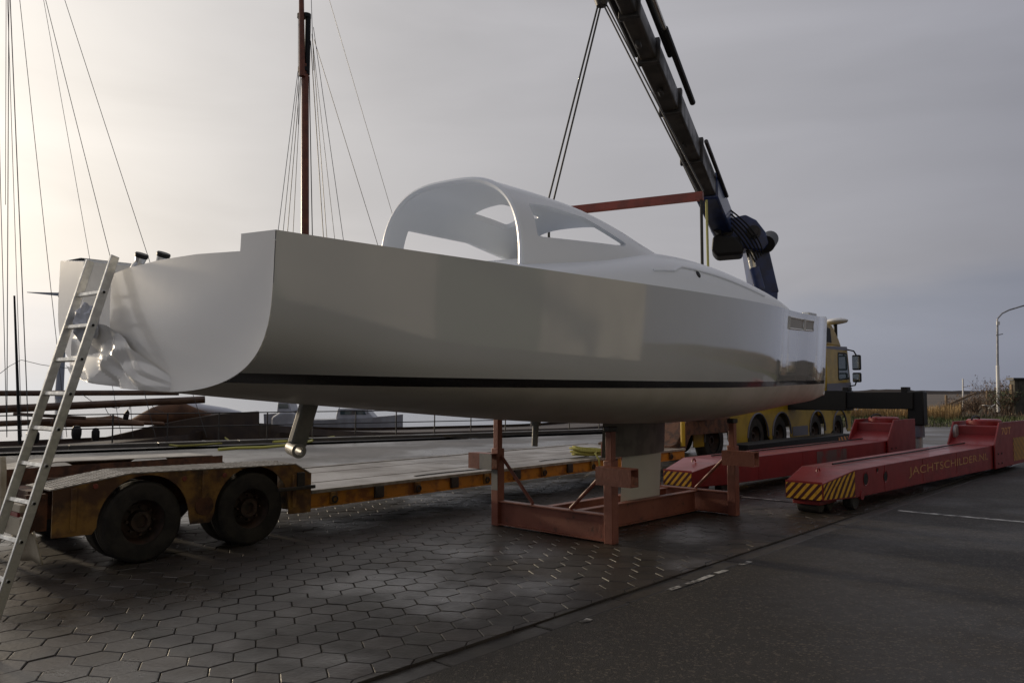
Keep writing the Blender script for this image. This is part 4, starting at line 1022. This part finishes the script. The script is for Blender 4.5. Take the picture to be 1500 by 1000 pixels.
q = [KM @ Vector(p) for p in ((6.5, -1.054, .10), (7.2, -1.054, .10), (7.2, -1.054, .44), (6.5, -1.054, .44))]
stripe_quad(q, 'hazard_sticker', M['hazardorange'], o, .24, -1.0)

# ================================================================== LEFT BACKGROUND: quay railing, moored ships, turbine
rail = thing('quay_railing', frame(quay(-10), math.atan2(QD.y, QD.x)), 'dark steel railing along the quay edge in front of the moored ships', 'railing')
for k in range(26):
    p = quay(-10 + k * 1.6, -.12); mb = MB(); mb.tube(p + Vector((0, 0, .1)), p + Vector((0, 0, 1.02)), .024, n=8); mb.build('railing_post', M['darksteel'], rail)
for z in (.56, 1.0): MB().tube(quay(-10, -.12, z), quay(30, -.12, z), .018, n=8).build('rail', M['darksteel'], rail)
def ship_hull(mb, t0, t1, off, width, zlow, free, sheer_bow=1.0, sheer_stern=.4):
    """barge-like hull along the quay; t1 end is the bow"""
    rows = []; n = 40; L = t1 - t0
    for i in range(n + 1):
        t = i / n; w = width / 2 * (1 - abs(2 * t - 1) ** 6) ** .5 + .02
        z = free + sheer_bow * max(0, t - .6) ** 2 / .16 + sheer_stern * max(0, .3 - t) ** 2 / .09
        r = []
        for sgn, zz, k in ((-1, z, 1), (-1, z - .25, 1.04), (-1, z * .4, 1.02), (-1, zlow, .8), (1, zlow, .8), (1, z * .4, 1.02), (1, z - .25, 1.04), (1, z, 1)):
            p = quay(t0 + L * t, off + sgn * w * k); r.append(p + Vector((0, 0, zz)))
        rows.append(r)
    mb.grid(rows, I4); rows2 = [[r[0] + Vector((0, 0, -.12)), r[-1] + Vector((0, 0, -.12))] for r in rows]; mb.grid(rows2, I4)
# ship with the varnished mast
barge = thing('sailing_barge', frame(quay(14, 3.3, -1.0)), 'brown sailing barge with a tall varnished mast moored behind the yacht', 'sailing ship')
mb = MB(); ship_hull(mb, 6.5, 27, 3.3, 4.6, -1.4, .1, .5, .4); mb.build('hull', M['shiphull'], barge)
md = 34.0; mb0 = at(447, 640, md); mb0.z = -.5; mbt = at(446.5, 20, md)
MB().tube(mb0, at(447, 95, md), .185, .16, n=16).build('mast', M['mastwood'], barge)
MB().tube(at(449.5, 110, md), at(451.5, 22, md), .13, .12, n=14).build('mast_doubling', M['black'], barge)
MB().tube(at(442.5, 112, md - .2), at(441, -60, md - .2), .14, .10, n=14).build('topmast', M['mastwood'], barge)
for u, v, r in ((445, 103, .26), (449, 24, .20), (441, 24, .17)):
    MB().lathe([(0, -.09), (r, -.09), (r, .09), (0, .09)], at(u, v, md), (0, 0, 1), 14).build('mast_band', M['black'], barge)
def stay(a, b, r, parent, name='shroud', m='cable'):
    MB().path([a, a.lerp(b, .5) + Vector((0, 0, -.02)), b], r, 5).build(name, M[m], parent)
for u0, v0, u1, v1, r in ((437, 100, 404, 365, .014), (438, 108, 412, 365, .014), (440, 112, 419, 365, .016), (441, 115, 428, 365, .014), (453, 112, 458, 365, .022), (455, 60, 475, 365, .020), (457, 50, 480, 365, .016), (458, 60, 492, 365, .012), (459, 40, 505, 365, .014), (437, 20, 437, 110, .012), (456, 0, 458, 60, .014)):
    e = at(u1, v1, md - (1.2 if u1 < 447 else -.8)); d = e - at(u0, v0, md); stay(at(u0, v0, md), e + d * .75, r, barge)
stay(at(460, 58, md), at(560, 380, md + 3), .014, barge, 'stay'); stay(at(478, -15, md), at(590, 365, md + 3), .011, barge, 'stay')
# sail bundle and leeboard-like dark side rising to the right
def bundle(name, px, Y, mth, parent, m, seed):
    """lumpy cloth roll: px = list of u, vtop, vbottom"""
    rows = []
    for i, (u, v0, v1) in enumerate(px):
        c = at(u, (v0 + v1) / 2, Y); h = (at(u, v0, Y) - at(u, v1, Y)).length / 2; r = []
        for k in range(14):
            a = 2 * math.pi * k / 14; w = mth * (1 + .25 * noise.noise(Vector((u * .05, k * .7, seed))))
            r.append(c + QN * (w * math.cos(a)) + Vector((0, 0, h * math.sin(a) * (1 + .12 * noise.noise(Vector((u * .08, k * .5, seed + 3)))))))
        rows.append(r)
    mb = MB(); mb.grid(rows, I4, closed=True); mb.add(rows[0], [tuple(range(14))], I4); mb.add(rows[-1], [tuple(range(14))], I4); return mb.build(name, m, parent, smooth=50)
bundle('furled_sail', [(188, 616, 622), (205, 606, 622), (222, 596, 622), (236, 592, 621), (250, 590, 620), (262, 586, 619), (275, 592, 618), (290, 598, 616), (310, 606, 615)], 30.5, .35, barge, M['sail'], 1)
bundle('furled_sail', [(105, 610, 620), (125, 611, 622), (150, 610, 623), (165, 608, 622), (180, 612, 621), (205, 616, 622), (240, 618, 623)], 29.5, .22, barge, M['sail'], 5)
slab([(150, 641), (190, 632), (230, 622), (270, 614), (320, 606), (380, 602), (380, 645), (150, 645)], 30.0, 30.35, 'leeboard', M['shiphull'], barge, .03)
bundle('hatch_tarp', [(262, 588, 600), (280, 588, 606), (300, 592, 610), (330, 597, 612), (352, 602, 612)], 31.5, .5, barge, M['tarp'], 9)
# second ship further left: only spars, rigging and a low hull show
ship = thing('sailing_ship', frame(quay(-6, 3.5, -1.0)), 'sailing ship with long brown spars and many stays moored by the ladder side', 'sailing ship')
mb = MB(); ship_hull(mb, -22, 4.5, 3.6, 4.6, -1.4, -.25, .5, .5); mb.build('hull', M['shiphull'], ship)
sd_ = 27.0; head = at(-12, -364, sd_)
MB().tube(at(-14, 655, sd_), head, .2, .12, n=14).build('mast', M['mastwood'], ship)
def spar(u0, v0, u1, v1, Y0, Y1, r, name='spar', r1=None): MB().tube(at(u0, v0, Y0), at(u1, v1, Y1), r, r1 or r, n=12).build(name, M['sparwood'], ship)
spar(-60, 576, 262, 575, 27, 29, .10); spar(-60, 602, 300, 585, 26, 29.5, .135); spar(-60, 623, 75, 617, 26.2, 27, .10); spar(20, 606, 125, 612, 26.2, 28, .06)
bundle('folded_sail', [(46, 615, 624), (60, 613, 626), (90, 612, 626), (130, 612, 625), (170, 613, 624), (210, 618, 624)], 28.3, .25, ship, M['sail'], 12)
for u0, v0, u1, v1, Y, r in ((-6, 0, 10, 640, 26, .012), (13, 0, 10, 640, 26, .014), (9, 0, 8, 300, 26.4, .010), (15, 0, 42, 640, 26, .016), (11, 0, 32, 640, 26.5, .010), (29, 0, 98, 640, 27, .011), (64, 0, 178, 640, 28, .009), (67, 0, 228, 640, 28, .012), (95, 0, 303, 640, 29, .012)):
    a, b = at(u0, v0, Y), at(u1, v1, Y); stay(a + (a - b) * .5, b, r, ship, 'stay')
MB().tube(at(29, 650, 25.5), at(21, 433, 25.5), .055, .03, n=8).build('flag_staff', M['black'], ship)
MB().path([at(0, 547, 26), at(14, 536, 26), at(31, 527, 26), at(60, 534, 27), at(105, 540, 27.5)], .010, 5).build('slack_line', M['cable'], ship)
slab([(178, 621), (181, 606), (187, 599), (190, 604), (188, 614), (183, 622)], 28.6, 28.8, 'pulley_block', M['black'], ship, .03)
MB().path([at(189, 600, 28.7), at(191, 588, 28.9)], .012, 5).build('pulley_line', M['cable'], ship)
for u0, v0, u1, v1, Y in ((191, 588, 195, 640, 29), (150, 590, 168, 612, 28.5), (216, 586, 240, 604, 29.4), (268, 600, 262, 640, 30.4), (60, 578, 64, 600, 27.4), (120, 577, 160, 596, 28), (160, 596, 185, 590, 28)):
    a, b = at(u0, v0, Y), at(u1, v1, Y); MB().path([a, a.lerp(b, .5) + Vector((0, 0, -.12)), b], .012, 5).build('slack_line', M['cable'], ship)
for k, (u, v, Y, r) in enumerate(((112, 634, 26.9, .16), (140, 637, 27.3, .13), (48, 640, 26.2, .2))):
    c = at(u, v, Y); MB().lathe([(0, -.2), (r * .8, -.2), (r, -.05), (r, .12), (r * .6, .24), (0, .26)], c, (0, 0, 1), 14).build('mooring_fender', M['black'], ship)
slab([(318, 612), (330, 606), (352, 607), (360, 614), (360, 624), (318, 624)], 32.0, 33.0, 'deck_box', M['sparwood'], barge, .04)
slab([(398, 612), (410, 604), (430, 604), (440, 612), (440, 626), (398, 626)], 31.0, 32.4, 'deck_house', M['whiteboat'], barge, .06)
# small white motor boats beyond
def motor_boat(u0, u1, v0, Y, label):
    a, b = at(u0, v0 + 14, Y), at(u1, v0 + 14, Y); L = (b - a).length; B = frame((a + b) / 2 + Vector((0, 0, -.6)), math.atan2(b.y - a.y, b.x - a.x)); t = thing('motor_boat', B, label, 'boat', 'white boats on the water behind the railing')
    rows = []
    for i in range(13):
        s = i / 12; w = .95 * (1 - max(0, s - .5) ** 2 / .26); rows.append([(L * (s - .5), -w, .95 + .25 * s * s), (L * (s - .5), -w * .8, 0), (L * (s - .5), w * .8, 0), (L * (s - .5), w, .95 + .25 * s * s)])
    mb = MB(B); mb.grid(rows); mb.grid([[r[0], r[-1]] for r in rows]); mb.add(rows[0], [(0, 1, 2, 3)]); mb.build('hull', M['whiteboat'], t)
    mb = MB(B); mb.prism([(-L * .2, .98), (L * .22, 1.0), (L * .12, 1.5), (-L * .18, 1.5)], 'y', -.65, .65); cbn = mb.build('cabin', M['whiteboat'], t, bevel=.05)
    MB(B).prism([(-L * .15, 1.2), (L * .13, 1.2), (L * .10, 1.42), (-L * .15, 1.42)], 'y', -.66, -.652).build('cabin_window', M['glass'], cbn)
motor_boat(455, 590, 610, 40, 'white cabin boat seen under the yacht beside the rudder stock')
motor_boat(395, 448, 602, 38, 'small white boat between the rudder stock and the brown barge')
# yellow hose on the quay, puddle sheet
def gl(u, v, z=.03): return ground_at(u, v, z - .03)
hp = [(320, 658), (345, 656), (385, 655), (430, 651), (455, 646), (462, 642), (448, 642), (420, 646), (400, 647), (470, 643), (500, 638), (560, 637)]
pts = []
for i in range(len(hp) - 1):
    for k in range(6): t = k / 6; pts.append(gl(hp[i][0] + (hp[i + 1][0] - hp[i][0]) * t, hp[i][1] + (hp[i + 1][1] - hp[i][1]) * t))
tag(MB().path(pts, .045, 7).build('hose', M['hose'], smooth=60), 'bright yellow hose lying in a loop on the quay', 'hose')
hp = [(235, 650), (262, 653), (285, 652), (325, 649), (335, 645), (330, 641)]
tag(MB().path([gl(*p) for p in hp], .035, 7).build('hose', M['rope'], smooth=60), 'dull thin hose on the quay in front of the dark leeboard', 'hose')
pd = [ground_at(u, v, -.03) for u, v in ((648, 640), (660, 635), (700, 633.5), (730, 635), (726, 640), (690, 643))]
tag(MB().add([p + Vector((0, 0, .004)) for p in pd], [tuple(range(6))], I4).build('puddle', mat('puddle_water', (.03, .03, .03), .02), smooth=0), kind='structure')
# wind turbine far out
TD = 420.0; tb = at(83, 573, TD); th_ = at(96, 432, TD)
turb = thing('wind_turbine', frame((th_.x - 1.5, th_.y, -1)), 'grey wind turbine standing far out on the horizon', 'wind turbine')
MB().tube((th_.x - 1.5, th_.y, -2), (th_.x, th_.y, th_.z - 1), 2.1, 1.2, n=20).build('tower', M['turbine'], turb)
MB().tube((th_.x - 3.2, th_.y - 1, th_.z), (th_.x + 3, th_.y + 1.2, th_.z), 1.5, 1.3, n=14).build('nacelle', M['turbine'], turb)
for k in range(3):
    a = R(177 + 120 * k); d = Vector((math.cos(a), -.15, math.sin(a)))
    MB().beam(th_ + Vector((-1, -2.0, 0)), th_ + Vector((-1, -2.0, 0)) + d * 17, .5, 1.9, up=Vector((-math.sin(a), 0, math.cos(a))), w1=.15, h1=.35).build('blade', M['turbine'], turb)

# ================================================================== RIGHT BACKGROUND
lx = ground_at(1463, 612); lx = Vector((lx.x, lx.y, land_h(lx.x, lx.y) - .1))
lamp = thing('street_lamp', frame(lx), 'tall grey street lamp with a white painted foot beside the dike', 'street lamp')
Z = lambda v: at(1463, v, lx.y).z
def lpt(u, v): return at(u, v, lx.y)
MB().tube(lx, (lx.x + .06, lx.y, Z(535)), .11, .10, n=14).build('pole_foot', M['polewhite'], lamp)
MB().tube((lx.x + .06, lx.y, Z(535)), (lx.x + .16, lx.y, Z(475)), .075, .06, n=12).build('pole', M['galv'], lamp)
MB().path([(lx.x + .16, lx.y, Z(475)), (lx.x + .17, lx.y, Z(467)), lpt(1468, 459), lpt(1478, 454), lpt(1498, 448), lpt(1512, 445)], .05, 8).build('curved_arm', M['galv'], lamp)
MB().beam(lpt(1508, 446), lpt(1528, 443), .28, .18).build('lamp_head', M['galv'], lamp, bevel=.04)
MB().tube(lpt(1459, 491), lpt(1469, 489), .03, n=6).build('cross_bracket', M['galv'], lamp)
MB().box(lx.x + .05, lx.x + .25, lx.y - .12, lx.y - .05, Z(476), Z(471)).build('lamp_sensor', M['polewhite'], lamp)
def post(u, v0, v1, Y, r, label, m, name='wooden_post', cat='post', group=None):
    a = at(u, v1, Y); a.z = min(a.z, land_h(a.x, a.y)) - .1; mb = MB(); mb.tube(a, at(u, v0, Y), r, r * .85, n=10); mb.lathe([(r * .86, 0), (r * .5, .04), (0, .05)], at(u, v0, Y), (0, 0, 1), 10); return tag(mb.build(name, M[m]), label, cat, group)
post(1410.5, 555, 590, 60, .06, 'thin white marker pole standing on the dike', 'polewhite', 'marker_pole', 'pole')
for u, v0, v1, Y, lb in ((1386, 579, 608, 56, 'weathered wooden post at the low end of the sloping plank'), (1407, 590, 606, 57, 'short wooden post beside the white marker pole'), (1446, 572, 596, 60, 'tall wooden post between marker pole and street lamp')): post(u, v0, v1, Y, .10, lb, 'wood', group='wooden posts on the dike')
a, b = at(1380, 596, 57), at(1430, 575, 62); tag(MB().beam(a, b, .10, .16).build('sloping_plank', M['wood'], bevel=.01), 'pale sloping wooden plank rail climbing the dike', 'plank')
shY = 50.0; sh = thing('shed', frame(at(1490, 605, shY)), 'dark boarded shed at the foot of the dike behind the lamp', 'shed')
sa, sb_ = at(1486, 556, shY), at(1560, 612, shY); szb = sb_.z - .4; 
for k in range(12):
    x0 = sa.x + k * .25; MB().box(x0 + .006, x0 + .244, shY, shY + .04, szb, sa.z).build('board', M['shed'], sh)
MB().box(sa.x, sa.x + 3, shY + .041, shY + .5, szb, sa.z - .02).build('wall', M['shed'], sh)
MB().prism([(sa.x - .15, sa.z), (sa.x + 3.2, sa.z), (sa.x + 3.2, sa.z + .12), (sa.x - .15, sa.z + .12)], 'y', shY - .15, shY + .6).build('roof', M['darksteel'], sh)
MB().box(sa.x - .28, sa.x - .16, shY - .1, shY + .1, szb, at(1482, 563, shY).z).build('corner_post', M['wood'], sh)
def bush(u, v, Y, w, h, label, dens=160, leafy=False):
    c = at(u, v, Y); c.z = land_h(c.x, c.y) - .05; t = thing('bush', frame(c), label, 'bush', 'bare bushes on the dike'); mb = MB(); rnd = random.Random(int(u * 7)); tips = []
    for k in range(22):
        a = rnd.uniform(0, 6.28); e = c + Vector((math.cos(a) * w * rnd.uniform(.1, .5), math.sin(a) * w * rnd.uniform(.1, .5), h * rnd.uniform(.6, 1))); mid = c.lerp(e, .5) + Vector((rnd.gauss(0, .1), rnd.gauss(0, .1), .1)); mb.path([c + Vector((rnd.gauss(0, .08), rnd.gauss(0, .08), 0)), mid, e], [.028, .018, .006], 4); tips += [mid, e]
        for q in range(4):
            s = mid.lerp(e, rnd.random()); f = s + Vector((rnd.gauss(0, .3), rnd.gauss(0, .3), rnd.uniform(.1, .5))) * (w / 2.2); mb.path([s, f], [.012, .005], 3); tips.append(f)
    mb.build('branches', M['twig'], t, smooth=60)
    lm = MB()
    for k in range(dens):
        p = rnd.choice(tips) + Vector((rnd.gauss(0, .12), rnd.gauss(0, .12), rnd.gauss(0, .12))); s = rnd.uniform(.04, .09); a = Vector((rnd.gauss(0, 1), rnd.gauss(0, 1), rnd.gauss(0, 1))).normalized() * s; b = a.orthogonal() * .6
        lm.add([p - a, p + b, p + a, p - b], [(0, 1, 2, 3)], I4)
    tag(lm.build('leaves', M['leaf'] if leafy else M['twig'], t, smooth=0, recalc=False), kind='stuff')
bush(1400, 606, 50, 2.2, 1.0, 'low brown bush at the end of the reed bed', 200)
bush(1430, 604, 52, 2.6, 1.1, 'bare brown bush between reed bed and street lamp', 160)
bush(1474, 602, 50, 2.0, 1.5, 'green leaved bush close beside the street lamp foot', 420, True)
bush(1448, 575, 70, 5.0, 1.7, 'tall pale bare bush on top of the dike', 300)
bush(1480, 580, 66, 4.5, 1.5, 'broad bare bush behind the street lamp on the dike', 300)
mb = MB(); p0 = at(1448, 598, 51); mb.beam(p0, at(1458, 592, 51), .08, .05); mb.beam(at(1446, 594, 51), at(1460, 600, 51), .08, .05); mb.beam(at(1440, 593, 51), at(1450, 594, 51), .3, .04); tag(mb.build('broken_boards', M['polewhite']), 'pale broken boards lying at the foot of the street lamp', 'boards')

# boat hall behind the photographer: out of frame, it shades and is mirrored in the hull side
HM = frame(sn(4, -10), R(48)); hall = thing('boat_hall', HM, 'large dark boat hall facing the yacht side across the yard', 'hall')
for k in range(14):
    MB(HM).box(-16 + k * 3.0, -13.03 + k * 3.0, 0, .2, 0, 13).build('wall_panel', M['hallwall'], hall, smooth=0)
MB(HM).box(-16, 26, -14, -.05, 0, 12.9).build('hall_body', M['hallwall'], hall, smooth=0)
MB(HM).prism([(.3, 13), (-7, 16), (-14.3, 13)], 'x', -16.3, 26.3).build('roof', M['darksteel'], hall, smooth=0)
for k in range(3): MB(HM).box(-12 + k * 11, -6 + k * 11, .21, .3, 0, 6).build('hall_door', M['halldoor'], hall, smooth=0)
